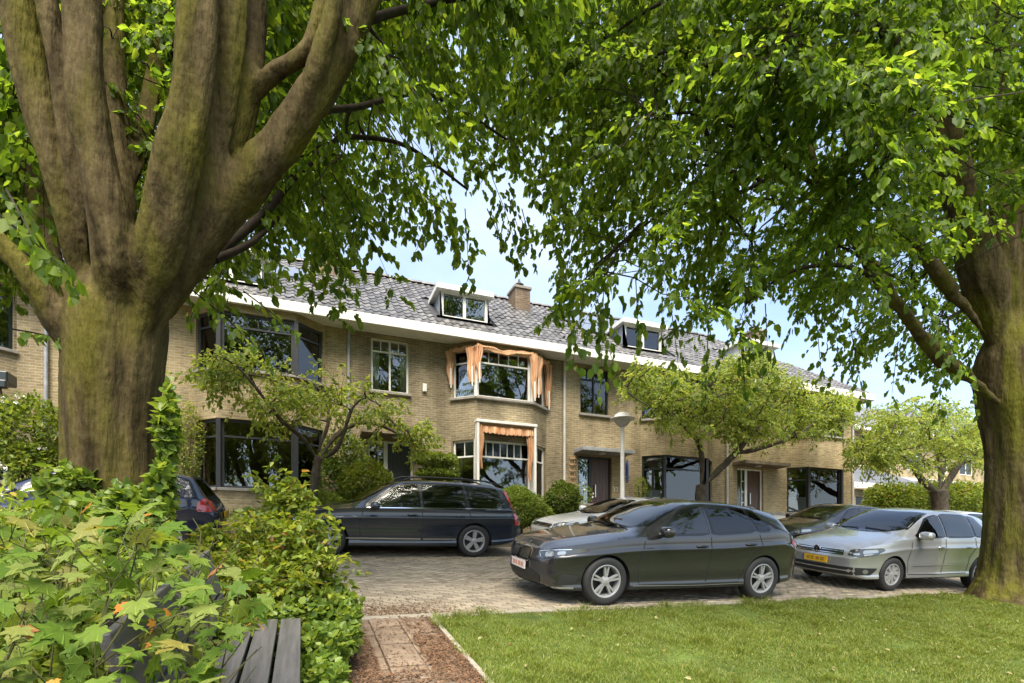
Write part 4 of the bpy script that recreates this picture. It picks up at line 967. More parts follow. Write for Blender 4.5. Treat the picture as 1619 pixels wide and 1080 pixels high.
        for sg in ((1, -1) if both else (1,)):
            MB().add([(v.x, v.y * sg, v.z) for v in vs], fs).build(name, mat, parent or s.root, local=True)
    def glass(s, wins, mat, rearmat=None):
        """side windows: [(bottom x0, x1), (top x0, x1)], each pane framed in black"""
        holes = []
        for i, (b0, b1, t0, t1) in enumerate(wins):
            nb = 8; zB = lambda x: s.belt(x) + s.sp.get('lift', 0.028); zT = lambda x: s.zr(x) - s.sp.get('drop', 0.035)
            poly = [(lerp(b0, b1, k / nb), zB(lerp(b0, b1, k / nb))) for k in range(nb + 1)] + [(lerp(t1, t0, k / nb), max(zT(lerp(t1, t0, k / nb)), zB(lerp(t1, t0, k / nb)) + 0.004)) for k in range(nb + 1)]
            s.patch('window_surround', s.grow(poly, 0.028), 'side', M['gloss_black'], 0.003, both=True)
            for w in s.patch('side_window', poly, 'side', (rearmat if rearmat and i else mat), 0.006, both=True): pass
            holes.append(poly)
        return holes
    def grow(s, poly, d):
        c = Vector((sum(p[0] for p in poly) / len(poly), sum(p[1] for p in poly) / len(poly))); n = len(poly); out = []
        for i in range(n):
            a = Vector(poly[i - 1]); b = Vector(poly[(i + 1) % n]); t = (b - a); t = t.normalized() if t.length > 1e-8 else Vector((1, 0)); nn = Vector((t.y, -t.x))
            p = Vector(poly[i]); out.append(tuple(p + nn * d))
        return out
    def ringcut(s): pass
    def wheels(s, style, mat=None, R_=None):
        sp = s.sp; Rw = sp['R']; tw = sp.get('tw', 0.205)
        for x in sp['wheels']:
            for sg in (-1, 1):
                w = empty('wheel', (x, sg * (s.wl(x) - tw / 2 - 0.012), Rw), (0, 0, 0 if sg < 0 else math.pi)); w.parent = s.root
                rr = Rw - 0.105
                tyre(w, Rw, tw, rr); rim(w, rr, tw, style, mat or M['rim'])
    def mirrors(s, x, z, mat):
        w = s.wl(x) * 0.955
        for sg in (-1, 1):
            mb = MB(); n, k = 12, 16; vs = []
            for i in range(n + 1):
                a = math.pi * i / n
                for j in range(k):
                    b = 2 * math.pi * j / k; sx = lambda v: math.copysign(abs(v) ** 0.7, v)
                    vs.append((x + 0.085 * sx(math.cos(b)) * math.sin(a) ** 0.6 - 0.02, sg * (w + 0.13) + 0.11 * sx(math.cos(a)), z + 0.075 * sx(math.sin(b)) * math.sin(a) ** 0.6))
            fs = [(i * k + j, i * k + (j + 1) % k, (i + 1) * k + (j + 1) % k, (i + 1) * k + j) for i in range(n) for j in range(k)]
            m_ = mb.add(vs, fs).build('door_mirror', mat, s.root, local=True, smooth=60)
            MB().box(x - 0.04, x + 0.03, sg * (w - 0.02), sg * (w + 0.09), z - 0.075, z - 0.035).build('mirror_arm', M['dark'], m_, local=True)
    def inner(s, x0, x1, zfloor):
        """floor, dashboard and seats that show through the glass"""
        it = MB(); w = s.wl(2.0) * 0.86
        it.box(x0 + 0.15, x1, -w, w, 0.35, zfloor); it.box(x0 - 0.1, x0 + 0.35, -w * 0.95, w * 0.95, zfloor, s.belt(x0 + 0.2) + 0.0)
        io = it.build('interior', M['cabin'], s.root, local=True)
        for xs_, ys_ in ((x0 + 1.0, (-0.36, 0.36)), (x0 + 1.85, (-0.4, 0.0, 0.4))):
            for y in ys_:
                sb = MB(); e = Vector((0.28, 0, 1)).normalized(); n = Vector((1, 0, -0.28)).normalized()
                sb.obox((xs_, y, zfloor), n, Vector((0, 1, 0)), e, -0.06, 0.06, -0.22, 0.22, 0, 0.56); sb.obox((xs_, y, zfloor), n, Vector((0, 1, 0)), e, -0.05, 0.05, -0.13, 0.13, 0.60, 0.78)
                bevelmod(sb.build('seat', M['seat'], s.root, local=True), 0.03)
    def plate(s, x, z, mat, ink, w=0.52, band=True, rear=False, y=0):
        p, n = s.cast((-3 if not rear else s.L + 3, y, z), (1 if not rear else -1, 0, 0)); sg = -1 if not rear else 1; X = p.x + sg * 0.012
        o = MB().box(min(X, X + sg * 0.012), max(X, X + sg * 0.012), y - w / 2, y + w / 2, z - 0.055, z + 0.055).build('number_plate', mat, s.root, local=True)
        mb = MB(); X2 = X + sg * 0.0125
        for a, b in ((-0.16, -0.09), (-0.07, -0.01), (0.03, 0.10), (0.12, 0.2)):
            mb.box(min(X2, X2 + sg * 0.001), max(X2, X2 + sg * 0.001), y - b, y - a, z - 0.03, z + 0.03)
        mb.build('plate_print', ink, o, local=True)
        if band: MB().box(min(X2, X2 + sg * 0.001), max(X2, X2 + sg * 0.001), y + w / 2 - 0.05, y + w / 2, z - 0.054, z + 0.054).build('plate_band', M['plate_blue'], o, local=True)
def tyre(w, Rw, tw, rr):
    h = tw / 2; prof = [(rr, -h * 0.75), (rr + 0.012, -h * 0.92), (lerp(rr, Rw, 0.5), -h), (Rw - 0.022, -h * 0.93), (Rw - 0.004, -h * 0.72), (Rw, -h * 0.45), (Rw, h * 0.45), (Rw - 0.004, h * 0.72), (Rw - 0.022, h * 0.93), (lerp(rr, Rw, 0.5), h), (rr, h * 0.75)]
    MB().lathe(prof, 44, axis='y').build('tyre', M['tyre'], w, local=True, smooth=40)
def rim(w, rr, tw, style, mat):
    h = tw / 2; mb = MB()
    mb.lathe([(rr + 0.004, -h * 0.86), (rr - 0.006, -h * 0.9), (rr - 0.02, -h * 0.84), (rr - 0.03, -h * 0.5), (rr - 0.045, h * 0.5)], 44, axis='y')
    y0, y1 = -h * 0.78, -h * 0.5
    def spoke(a, r0, r1, w0, w1, dy0=0.0):
        c, q = math.cos(a), math.sin(a); f = lambda r_, t, y: Vector((c * r_ - q * t, y, q * r_ + c * t))
        vs = [f(r0, -w0, y0 + dy0), f(r0, w0, y0 + dy0), f(r1, w1, y0), f(r1, -w1, y0), f(r0, -w0 * 1.25, y1 + dy0), f(r0, w0 * 1.25, y1 + dy0), f(r1, w1 * 1.25, y1), f(r1, -w1 * 1.25, y1)]
        mb.add(vs, [(0, 1, 2, 3), (7, 6, 5, 4), (0, 4, 5, 1), (1, 5, 6, 2), (2, 6, 7, 3), (3, 7, 4, 0)])
    if style == 'double':
        for k in range(5):
            a = 2 * math.pi * k / 5 + 0.3
            for d in (-0.13, 0.13): spoke(a + d * 1.1, 0.05, rr - 0.02, 0.013, 0.013)
    elif style == 'five':
        for k in range(5): spoke(2 * math.pi * k / 5 + 0.2, 0.03, rr - 0.02, 0.028, 0.042)
    else:
        for k in range(9): spoke(2 * math.pi * k / 9 + 0.1, 0.04, rr - 0.02, 0.018, 0.032)
    mb.lathe([(0.0, y0 - 0.008), (0.03, y0 - 0.008), (0.062, y0 + 0.004), (0.07, y1)], 24, axis='y')
    mb.build('rim', mat, w, local=True, smooth=35)
    MB().lathe([(0.0, -h * 0.1), (rr - 0.035, -h * 0.1)], 32, axis='y').build('shade_disc', M['dark'], w, local=True)  # dark backing disc standing in for the shade behind the spokes
def common(c, wins, screen, rear, glassm, rearm=None, seats=True, zfloor=0.62):
    """glass all round; screen = (front centre x, front side x, top centre x, top side x, half width low, high)"""
    holes = c.glass(wins, glassm, rearm)
    xc, xs, tc, ts, wb_, wt = screen
    low = [(lerp(xc, xs, (k / 8) ** 2), -wb_ * k / 8) for k in range(9)]; up = [(lerp(tc, ts, (k / 8) ** 2), -wt * k / 8) for k in range(9)]
    half = low + up[::-1]; full = [(a, -b) for a, b in low[::-1]] + low[1:] + up[::-1] + [(a, -b) for a, b in up[1:]]
    c.patch('screen_surround', c.grow(full, 0.03), 'top', M['gloss_black'], 0.003); c.patch('windscreen', full, 'top', glassm, 0.006)
    holes_t = [full]
    if rear:
        rb, rt, z0, z1 = rear
        poly = rounded([(-rb, z0), (rb, z0), (rt, z1), (-rt, z1)], 0.06)
        c.patch('rear_window', poly, 'rear', M['tinted'], 0.005)
    c.finish(holes, holes_t)
    c.inner(xc + 0.25, c.L - 0.5, zfloor)
    # wipers
    for y in (-0.5, 0.12):
        p = c.proj(xc + 0.10, y, 'top', 0.02); q = c.proj(xc + 0.13, y + 0.5, 'top', 0.02); MB().tube([p, q], 0.008, 6).build('wiper', M['dark'], c.root, local=True)
def seams(c, xs, sill=0.30):
    for a in xs: c.line('door_seam', a, 'side', 0.014, M['dark'], 0.0025)
def handle(c, x, z, mat):
    for sg in (-1, 1):
        p, n = c.cast((x, -3, z), (0, 1, 0)); y = p.y
        mb = MB(); vs = []; 
        mb.tube([(x - 0.09, sg * -(y - 0.0) * -1 if False else sg * abs(y) , z), (x - 0.06, sg * (abs(y) + 0.032), z + 0.004), (x + 0.06, sg * (abs(y) + 0.032), z + 0.006), (x + 0.09, sg * abs(y), z + 0.004)], 0.013, 8); mb.build('door_handle', mat, c.root, local=True, smooth=50)
CG = 'cars parked along the street'
BMW = dict(L=4.30, R=0.325, wheels=(0.80, 3.47), tw=0.225, gap=0.035, bulge=0.10,
    top=[(0, .725), (.05, .775), (.15, .815), (.5, .885), (.95, .955), (1.25, 1.0), (1.6, 1.175), (1.95, 1.325), (2.2, 1.395), (2.5, 1.428), (2.9, 1.425), (3.3, 1.395), (3.7, 1.34), (3.9, 1.29), (4.02, 1.17), (4.12, 1.04), (4.21, .93), (4.28, .84), (4.30, .78)],
    bot=[(0, .21), (.25, .165), (.8, .17), (3.5, .19), (4.1, .24), (4.30, .30)],
    belt=[(0, .70), (.05, .735), (.2, .775), (.6, .835), (1.2, .905), (1.6, .93), (2.6, .96), (3.4, 1.015), (3.8, 1.04), (4.05, .97), (4.2, .88), (4.30, .74)],
    wl=[(0, .60), (.04, .68), (.12, .755), (.3, .83), (.65, .885), (1.2, .893), (3.0, .895), (3.6, .90), (3.95, .865), (4.2, .79), (4.30, .70)],
    wr=[(0, .48), (.3, .60), (.8, .70), (1.2, .745), (1.6, .70), (2.0, .635), (2.5, .60), (3.2, .585), (3.8, .55), (4.0, .58), (4.15, .62), (4.30, .6)],
    dr=[(0, .02), (.5, .03), (1.15, .045), (1.5, .07), (2.0, .065), (3.0, .06), (3.8, .05), (4.1, .03), (4.3, .02)])
c = Car('parked_car', 'dark grey hatchback with twin grille and white plate parked by the lawn', (2.91, 7.02), BMW, M['paint_grey'], CG)
common(c, [(1.62, 2.42, 2.02, 2.40), (2.50, 3.26, 2.48, 3.18), (3.33, 3.56, 3.25, 3.38)], (1.20, 1.50, 2.06, 2.20, .69, .54), (.56, .5, 1.0, 1.2), M['carglass'], M['tinted'])
c.wheels('double'); c.mirrors(1.62, 1.0, M['paint_grey'])
seams(c, [[(1.30, .30), (1.28, .55), (1.36, .86)], [(2.46, .93), (2.47, .6), (2.42, .30)], [(3.34, .98), (3.40, .82), (3.20, .62), (3.12, .5), (3.02, .32)], [(1.30, .28), (2.0, .275), (3.02, .29)]])
c.line('sill_strip', [(1.16, .235), (2.2, .225), (3.1, .24)], 'side', 0.03, M['dark'], 0.004); c.line('sill_edge', [(1.2, .262), (2.2, .252), (3.1, .268)], 'side', 0.008, M['lens'], 0.005)
for x in (2.30, 3.18): handle(c, x, .80 + (x - 2.3) * 0.04, M['gloss_black'])
k = rounded([(.03, .53), (.27, .52), (.315, .60), (.29, .685), (.05, .70), (.02, .62)], .05)
for sg in (-1, 1):
    kk = [(a * sg, b) for a, b in (k if sg > 0 else k[::-1])]
    c.patch('grille_ring', c.grow(kk, .016), 'front', M['chrome'], .006); g = c.patch('grille', kk, 'front', M['gloss_black'], .010)[0]
    for j in range(7):
        y = sg * (.06 + j * .034); c.line('grille_bar', [(y, .545), (y, .675)], 'front', .009, M['steel'], .014, both=False, parent=g)
hl = rounded([(.335, .60), (.44, .585), (.80, .66), (1.00, .735), (.98, .755), (.62, .725), (.36, .685)], .02)
for o in c.patch('headlight', hl, 40, M['lamp_dark'], .005, both=True, step=.05): pass
c.patch('lamp_unit', rounded([(.47, .615), (.60, .635), (.60, .70), (.47, .68)], .03), 40, M['lens'], .009, both=True, step=.04)
c.patch('lamp_unit', rounded([(.64, .65), (.74, .668), (.74, .715), (.64, .70)], .03), 40, M['lens'], .009, both=True, step=.04)
c.line('daytime_strip', [(.36, .675), (.60, .715), (.80, .737)], 40, .009, M['chrome'], .010)
c.line('daytime_strip', [(.355, .665), (.40, .61)], 40, .016, M['chrome'], .010)
c.patch('lower_intake', rounded([(-.50, .25), (.50, .25), (.55, .36), (.30, .43), (-.30, .43), (-.55, .36)], .04), 'front', M['dark'], .006)
c.patch('side_intake', rounded([(.66, .27), (.86, .30), (.90, .40), (.70, .42)], .03), 40, M['dark'], .006, both=True)
c.line('front_lip', [(-.56, .225), (0, .215), (.56, .225)], 'front', .028, M['lens'], .008, both=False); c.line('front_lip', [(.58, .232), (.85, .24)], 40, .024, M['lens'], .008)
c.plate(0, .455, M['plate_w'], M['plate_ink'])
c.patch('tail_light', rounded([(4.02, .86), (4.12, .80), (4.27, .82), (4.24, .93), (4.10, .945)], .02), 'side', M['red_lens'], .006, both=True)
c.patch('badge', [(0.035 * math.cos(a * .5236) , .745 + .02 * math.sin(a * .5236)) for a in range(12)], 'front', M['chrome'], .008)
c.line('shoulder_crease', [(.95, .80), (2.0, .845), (3.3, .88), (3.95, .90)], 'side', .006, M['paint_grey'], .006)

POLO = dict(L=3.97, R=0.298, wheels=(0.83, 3.30), tw=0.19, gap=0.045, bulge=0.09,
    top=[(0, .70), (.05, .76), (.15, .81), (.5, .90), (.85, .97), (1.05, 1.015), (1.35, 1.18), (1.7, 1.34), (1.95, 1.42), (2.3, 1.46), (2.8, 1.455), (3.3, 1.41), (3.58, 1.36), (3.70, 1.24), (3.80, 1.08), (3.90, .95), (3.95, .85), (3.97, .78)],
    bot=[(0, .22), (.25, .18), (.8, .19), (3.3, .20), (3.8, .24), (3.97, .30)],
    belt=[(0, .66), (.05, .72), (.2, .775), (.6, .845), (1.1, .92), (1.6, .945), (2.6, .965), (3.3, .985), (3.65, 1.0), (3.8, .95), (3.9, .87), (3.97, .74)],
    wl=[(0, .62), (.04, .69), (.12, .745), (.3, .80), (.6, .835), (1.2, .842), (3.0, .842), (3.5, .835), (3.8, .79), (3.92, .74), (3.97, .68)],
    wr=[(0, .5), (.3, .60), (.8, .67), (1.05, .70), (1.4, .66), (1.8, .60), (2.3, .575), (3.0, .565), (3.55, .535), (3.75, .57), (3.9, .6), (3.97, .58)],
    dr=[(0, .02), (.5, .03), (1.0, .045), (1.4, .07), (1.8, .065), (3.0, .06), (3.5, .05), (3.8, .03), (3.97, .02)])
def hatch(name, label, loc, paintm, style='cap', spec=POLO, plate=None, rearplate=None, seat=True):
    c = Car(name, label, loc, spec, paintm, CG); k = spec['L'] / 3.97; X = lambda x: x * k
    common(c, [(X(1.36), X(2.13), X(1.76), X(2.11)), (X(2.20), X(3.00), X(2.18), X(2.98)), (X(3.06), X(3.45), X(3.04), X(3.26))], (X(1.0), X(1.28), X(1.80), X(1.93), .64, .52), (.52, .46, 1.02, 1.30), M['carglass'])
    c.wheels(style); c.mirrors(X(1.42), 1.0, paintm)
    seams(c, [[(X(1.20), .32), (X(1.17), .55), (X(1.24), .88)], [(X(2.16), .94), (X(2.17), .6), (X(2.13), .32)], [(X(3.03), .97), (X(3.06), .80), (X(2.92), .62), (X(2.86), .34)], [(X(1.2), .30), (X(2.0), .295), (X(2.86), .31)]])
    c.line('side_moulding', [(X(1.3), .46), (X(2.1), .47), (X(2.8), .485)], 'side', .02, paintm, .012)
    for x in (X(2.02), X(2.86)): handle(c, x, .79, paintm)
    hl = rounded([(.42, .605), (.60, .59), (.86, .65), (.99, .72), (.95, .765), (.62, .735), (.46, .70)], .03)
    c.patch('headlight', hl, 40, M['lamp_dark'], .005, both=True, step=.05)
    c.patch('lamp_unit', rounded([(.64, .64), (.88, .68), (.86, .735), (.64, .71)], .04), 40, M['lens'], .009, both=True, step=.04)
    c.patch('lamp_unit', rounded([(.50, .615), (.60, .62), (.60, .66), (.50, .655)], .03), 40, M['lens'], .009, both=True, step=.04)
    c.patch('grille', rounded([(-.49, .60), (.49, .60), (.47, .68), (-.47, .68)], .02), 'front', M['gloss_black'], .006)
    for z in (.615, .66): c.line('grille_bar', [(-.46, z), (.46, z)], 'front', .008, M['chrome'], .010, both=False)
    c.patch('lower_intake', rounded([(-.57, .265), (.57, .265), (.60, .405), (-.60, .405)], .02), 'front', M['dark'], .006)
    c.patch('side_intake', rounded([(.40, .265), (.80, .285), (.90, .41), (.40, .405)], .03), 40, M['dark'], .005, both=True)
    c.patch('fog_lamp', [(.71 + .045 * math.cos(a * .6283), .345 + .04 * math.sin(a * .6283)) for a in range(10)], 40, M['lens'], .010, both=True, step=.05)
    c.patch('tail_light', rounded([(X(3.70), .78), (X(3.90), .76), (X(3.93), .92), (X(3.80), 1.0), (X(3.72), .93)], .03), 'side', M['red_lens'], .006, both=True)
    c.patch('tail_light', rounded([(.46, .78), (.70, .78), (.70, .95), (.46, .95)], .03), 'rear', M['red_lens'], .006)
    c.patch('tail_light', rounded([(-.70, .78), (-.46, .78), (-.46, .95), (-.70, .95)], .03), 'rear', M['red_lens'], .006)
    c.line('hatch_seam', [(-.62, 1.0), (-.66, .72), (-.5, .62), (.5, .62), (.66, .72), (.62, 1.0)], 'rear', .01, M['dark'], .004, both=False)
    if plate: c.plate(0, .485, *plate)
    c.plate(0, .70, M['plate_y'], M['plate_ink_y'], rear=True)
    return c
c = hatch('parked_car', 'silver hatchback with yellow plate parked beside the mossy tree trunk', (8.82, 7.22), M['paint_silver'], plate=(M['plate_y'], M['plate_ink_y']))
# round badge with its two letters
p, n = c.cast((-3, 0, .655), (1, 0, 0)); bx_ = p.x - .016
b = MB().lathe([(0.0, 0), (.062, 0), (.066, -.006), (.07, .008)], 28, (bx_, 0, .655), 'x').build('badge', M['dark'], c.root, local=True)
MB().lathe([(.058, -.004), (.062, -.012), (.070, -.010), (.072, .004)], 28, (bx_, 0, .655), 'x').build('badge_ring', M['chrome'], b, local=True, smooth=60)
def stroke(y0, z0, y1, z1): MB().tube([(bx_ - .008, y0, .655 + z0), (bx_ - .008, y1, .655 + z1)], .005, 6).build('badge_stroke', M['chrome'], b, local=True)
for q in ((.028, .048, 0, .006), (-.028, .048, 0, .006), (.05, .02, .024, -.05), (-.05, .02, -.024, -.05), (.024, -.05, 0, -.004), (-.024, -.05, 0, -.004)): stroke(*q)

V70 = dict(L=4.80, R=0.33, wheels=(0.93, 3.75), tw=0.215, gap=0.045, bulge=0.10, tumble=0.965,
    top=[(0, .68), (.05, .74), (.15, .79), (.6, .89), (1.1, .965), (1.35, 1.005), (1.7, 1.20), (2.05, 1.39), (2.3, 1.47), (2.7, 1.505), (3.3, 1.51), (4.0, 1.485), (4.38, 1.44), (4.5, 1.36), (4.62, 1.12), (4.72, .95), (4.78, .82), (4.80, .76)],
    bot=[(0, .24), (.25, .20), (.9, .19), (3.7, .20), (4.5, .25), (4.80, .33)],
    belt=[(0, .65), (.05, .70), (.2, .755), (.7, .85), (1.3, .925), (1.8, .945), (3.0, .965), (4.2, .985), (4.5, .99), (4.65, .95), (4.75, .84), (4.80, .72)],
    wl=[(0, .64), (.04, .72), (.15, .80), (.4, .88), (.8, .92), (1.3, .93), (3.6, .93), (4.2, .92), (4.55, .885), (4.72, .83), (4.80, .76)],
    wr=[(0, .5), (.3, .62), (.9, .72), (1.3, .76), (1.7, .72), (2.1, .66), (2.6, .63), (3.5, .62), (4.3, .60), (4.55, .66), (4.8, .66)],
    dr=[(0, .02), (.5, .03), (1.2, .045), (1.7, .07), (2.2, .065), (3.5, .06), (4.3, .055), (4.6, .03), (4.8, .02)])
c = Car('parked_car', 'slate blue estate car with roof rails and red rear lamps across the road', (-0.50, 11.40), V70, M['paint_blue'], CG)
common(c, [(1.72, 2.62, 2.14, 2.60), (2.72, 3.56, 2.70, 3.50), (3.66, 4.36, 3.60, 4.24)], (1.30, 1.62, 2.12, 2.26, .70, .57), (.58, .52, 1.03, 1.36), M['carglass'], None)
c.wheels('five'); c.mirrors(1.78, .985, M['paint_blue'])
seams(c, [[(1.52, .34), (1.48, .6), (1.56, .9)], [(2.67, .95), (2.68, .6), (2.64, .34)], [(3.62, .97), (3.66, .8), (3.42, .6), (3.30, .36)], [(1.52, .33), (2.4, .325), (3.3, .34)]])
c.line('side_moulding', [(1.25, .37), (2.65, .365)], 'side', .022, M['steel'], .008); c.line('side_moulding', [(2.70, .365), (3.36, .37)], 'side', .022, M['steel'], .008)
c.line('side_moulding', [(1.55, .60), (2.64, .605)], 'side', .008, M['dark'], .006); c.line('side_moulding', [(2.70, .605), (3.5, .61)], 'side', .008, M['dark'], .006)
c.line('window_trim', [(1.62, .945), (2.6, .965), (3.6, .985), (4.36, .995)], 'side', .012, M['chrome'], .008)
for x in (2.48, 3.44): handle(c, x, .83, M['paint_blue'])
for sg in (-1, 1):
    pts = [(2.35, 1.485), (2.5, 1.545), (2.8, 1.565), (3.5, 1.57), (4.0, 1.545), (4.2, 1.51), (4.3, 1.475)]
    MB().tube([(x, sg * .60, z) for x, z in pts], .016, 8).build('roof_rail', M['dark'], c.root, local=True, smooth=60)
c.patch('tail_light', rounded([(4.40, 1.36), (4.47, 1.34), (4.62, 1.04), (4.77, .84), (4.775, .68), (4.64, .66), (4.62, .80), (4.56, 1.0)], .02), 'side', M['red_lens'], .007, both=True)
c.patch('headlight', rounded([(.42, .60), (.60, .585), (.92, .65), (1.02, .72), (.95, .745), (.60, .72), (.44, .69)], .03), 40, M['lens'], .005, both=True)
c.patch('grille', rounded([(-.32, .48), (.32, .48), (.36, .66), (-.36, .66)], .03), 'front', M['gloss_black'], .006)
c.patch('lower_intake', rounded([(-.6, .27), (.6, .27), (.6, .40), (-.6, .40)], .04), 'front', M['dark'], .006)
c.plate(0, .44, M['plate_y'], M['plate_ink_y']); c.plate(0, .76, M['plate_y'], M['plate_ink_y'], rear=True)
def scaled(sp, kx, kz, **kw):
    o = dict(sp)
    for k_ in ('top', 'bot', 'belt', 'wl', 'wr', 'dr'):
        o[k_] = [(a * kx, b * (kz if k_ in ('top', 'belt') else 1)) for a, b in sp[k_]]
    o['L'] = sp['L'] * kx; o['wheels'] = tuple(x * kx for x in sp['wheels']); o.update(kw); return o
hatch('parked_car', 'white car mostly hidden behind the dark grey hatchback', (5.15, 11.45), M['paint_white'], spec=scaled(POLO, 1.12, 0.93, R=.31))
hatch('parked_car', 'glossy black car parked across the road behind the silver hatchback', (12.35, 11.45), M['paint_black'], spec=scaled(POLO, 1.08, 0.99, R=.31))
hatch('parked_car', 'navy blue hatchback with red tail lamp behind the ivy covered trunk', (-5.62, 11.45), M['paint_navy'], style='five', spec=scaled(POLO, 1.06, 1.0, R=.31))
hatch('parked_car', 'cream yellow car just showing between the silver hatchback and the mossy trunk', (15.75, 8.7), M['paint_cream'], spec=scaled(POLO, 1.0, 1.06))
hatch('parked_car', 'pale grey car whose roof shows above the rear of the silver hatchback', (17.4, 11.5), M['paint_pale'], spec=scaled(POLO, 1.1, 0.97))
# ------------------------------------------------------------------ trees and plants
from mathutils import noise as mnoise
def unit(a): return a / (np.linalg.norm(a, axis=-1, keepdims=True) + 1e-9)
def leaf_faces(P, A, Nr, L, wr=0.55, fold=0.16, droop=0.14):
    """leaves as folded six-point blades. P base points, A axes, Nr rough normals, L lengths -> verts, quads"""
    n = len(P); A = unit(A); S = unit(np.cross(A, Nr)); Nn = np.cross(S, A); L = L[:, None]
    W = L * wr * 0.5 * np.clip(np.random.default_rng(n).normal(1, 0.12, (n, 1)), 0.7, 1.3)
    g_ = np.random.default_rng(n + 1); fold = g_.uniform(-.4, 2.2, (n, 1)) * fold; droop = g_.uniform(-.3, 2.4, (n, 1)) * droop; tw = g_.normal(0, .10, (n, 1))
    at_ = lambda f, s, h: P + A * (L * f) + S * (W * s) + Nn * (L * (h + tw * s * f))
    V = np.stack([P, at_(.28, .92, fold * .8), at_(.66, .78, fold * .5 - droop * .3), at_(1, 0, -droop), at_(.66, -.78, fold * .5 - droop * .3), at_(.28, -.92, fold * .8)], 1)
    F = (np.array([[0, 1, 2, 3], [0, 3, 4, 5]])[None] + (np.arange(n) * 6)[:, None, None]).reshape(-1, 4)
    return V.reshape(-1, 3), F
class Foliage:
    def __init__(s): s.P = []; s.A = []; s.N = []; s.L = []; s.tw = MB()
    def add(s, P, A, N_, L): s.P.append(P); s.A.append(A); s.N.append(N_); s.L.append(L)
    def spray(s, o, d, Ls, droop, leafL, nodes=11, per=6, spread=0.36, hang=0.7, twig=True, tr=0.006):
        o = np.array(o, float); d = unit(np.array(d, float)); up = np.array([0, 0, 1.0])
        side = np.cross(d, up); side = unit(side + rng.normal(0, 0.15, 3)); nrm = np.cross(side, d)
        t = np.linspace(0.12, 1, nodes); ax = o + np.outer(t, d) * Ls - np.outer(t ** 2, up) * droop * Ls
        sg = np.where(np.arange(nodes) % 2, 1, -1)[:, None]
        tl = Ls * spread * (1 - 0.55 * t) * rng.uniform(0.7, 1.3, nodes)
        dirs = unit(side[None] * sg + d * 0.55 + nrm * rng.normal(0, 0.3, (nodes, 1)) - up * 0.25)
        f = np.linspace(0.18, 1, per)
        P = ax[:, None] + dirs[:, None] * (tl[:, None] * f)[..., None] - up * (tl[:, None] * f ** 2 * 0.25)[..., None]
        P = P.reshape(-1, 3) + rng.normal(0, 0.012, (nodes * per, 3)); n = len(P)
        A = unit(np.repeat(dirs, per, 0) * 0.7 + d * 0.2 - up * hang * rng.uniform(0.4, 1.3, (n, 1)) + rng.normal(0, 0.33, (n, 3)))
        Nn = unit(up * 0.8 + nrm * 0.5 + rng.normal(0, 0.45, (n, 3)))
        s.add(P, A, Nn, leafL * rng.uniform(0.5, 1.3, n))
        if twig: s.tw.tube([tuple(o), tuple(ax[nodes // 3]), tuple(ax[2 * nodes // 3]), tuple(ax[-1])], [tr, tr * .75, tr * .5, tr * .3], 3, cap=False)
        return ax
    def cloud(s, c, r, n, leafL, shell=0.35, flat=0.0, outward=0.7, seed_noise=0.22):
        """leaves spread through the outer part of a lumpy ellipsoid"""
        c = np.array(c, float); r = np.array(r, float)
        D = unit(rng.normal(0, 1, (n, 3)))
        rad = 1 - shell * rng.uniform(0, 1, n) ** 1.4
        bump = np.array([mnoise.noise(Vector(x) * 2.3 + Vector(c)) for x in D]) * seed_noise + np.array([mnoise.noise(Vector(x) * 6.1 + Vector(c) * 3) for x in D]) * seed_noise * 0.6
        P = c + D * r * (rad + bump)[:, None]
        A = unit(D * outward + np.array([0, 0, 0.15]) + rng.normal(0, 0.55, (n, 3)))
        N_ = unit(D * 0.6 + np.array([0, 0, 0.7]) + rng.normal(0, 0.4, (n, 3)))
        s.add(P, A, N_, leafL * rng.uniform(0.6, 1.25, n))
    def build(s, name, mat, parent, wr=0.55, fold=0.16, droop=0.14):
        P, A, N_, L = (np.concatenate(x) for x in (s.P, s.A, s.N, s.L))
        V, F = leaf_faces(P, A, N_, L, wr, fold, droop)
        return npmesh(name, V, F, mat, parent, off=wloc(parent) if parent else None)
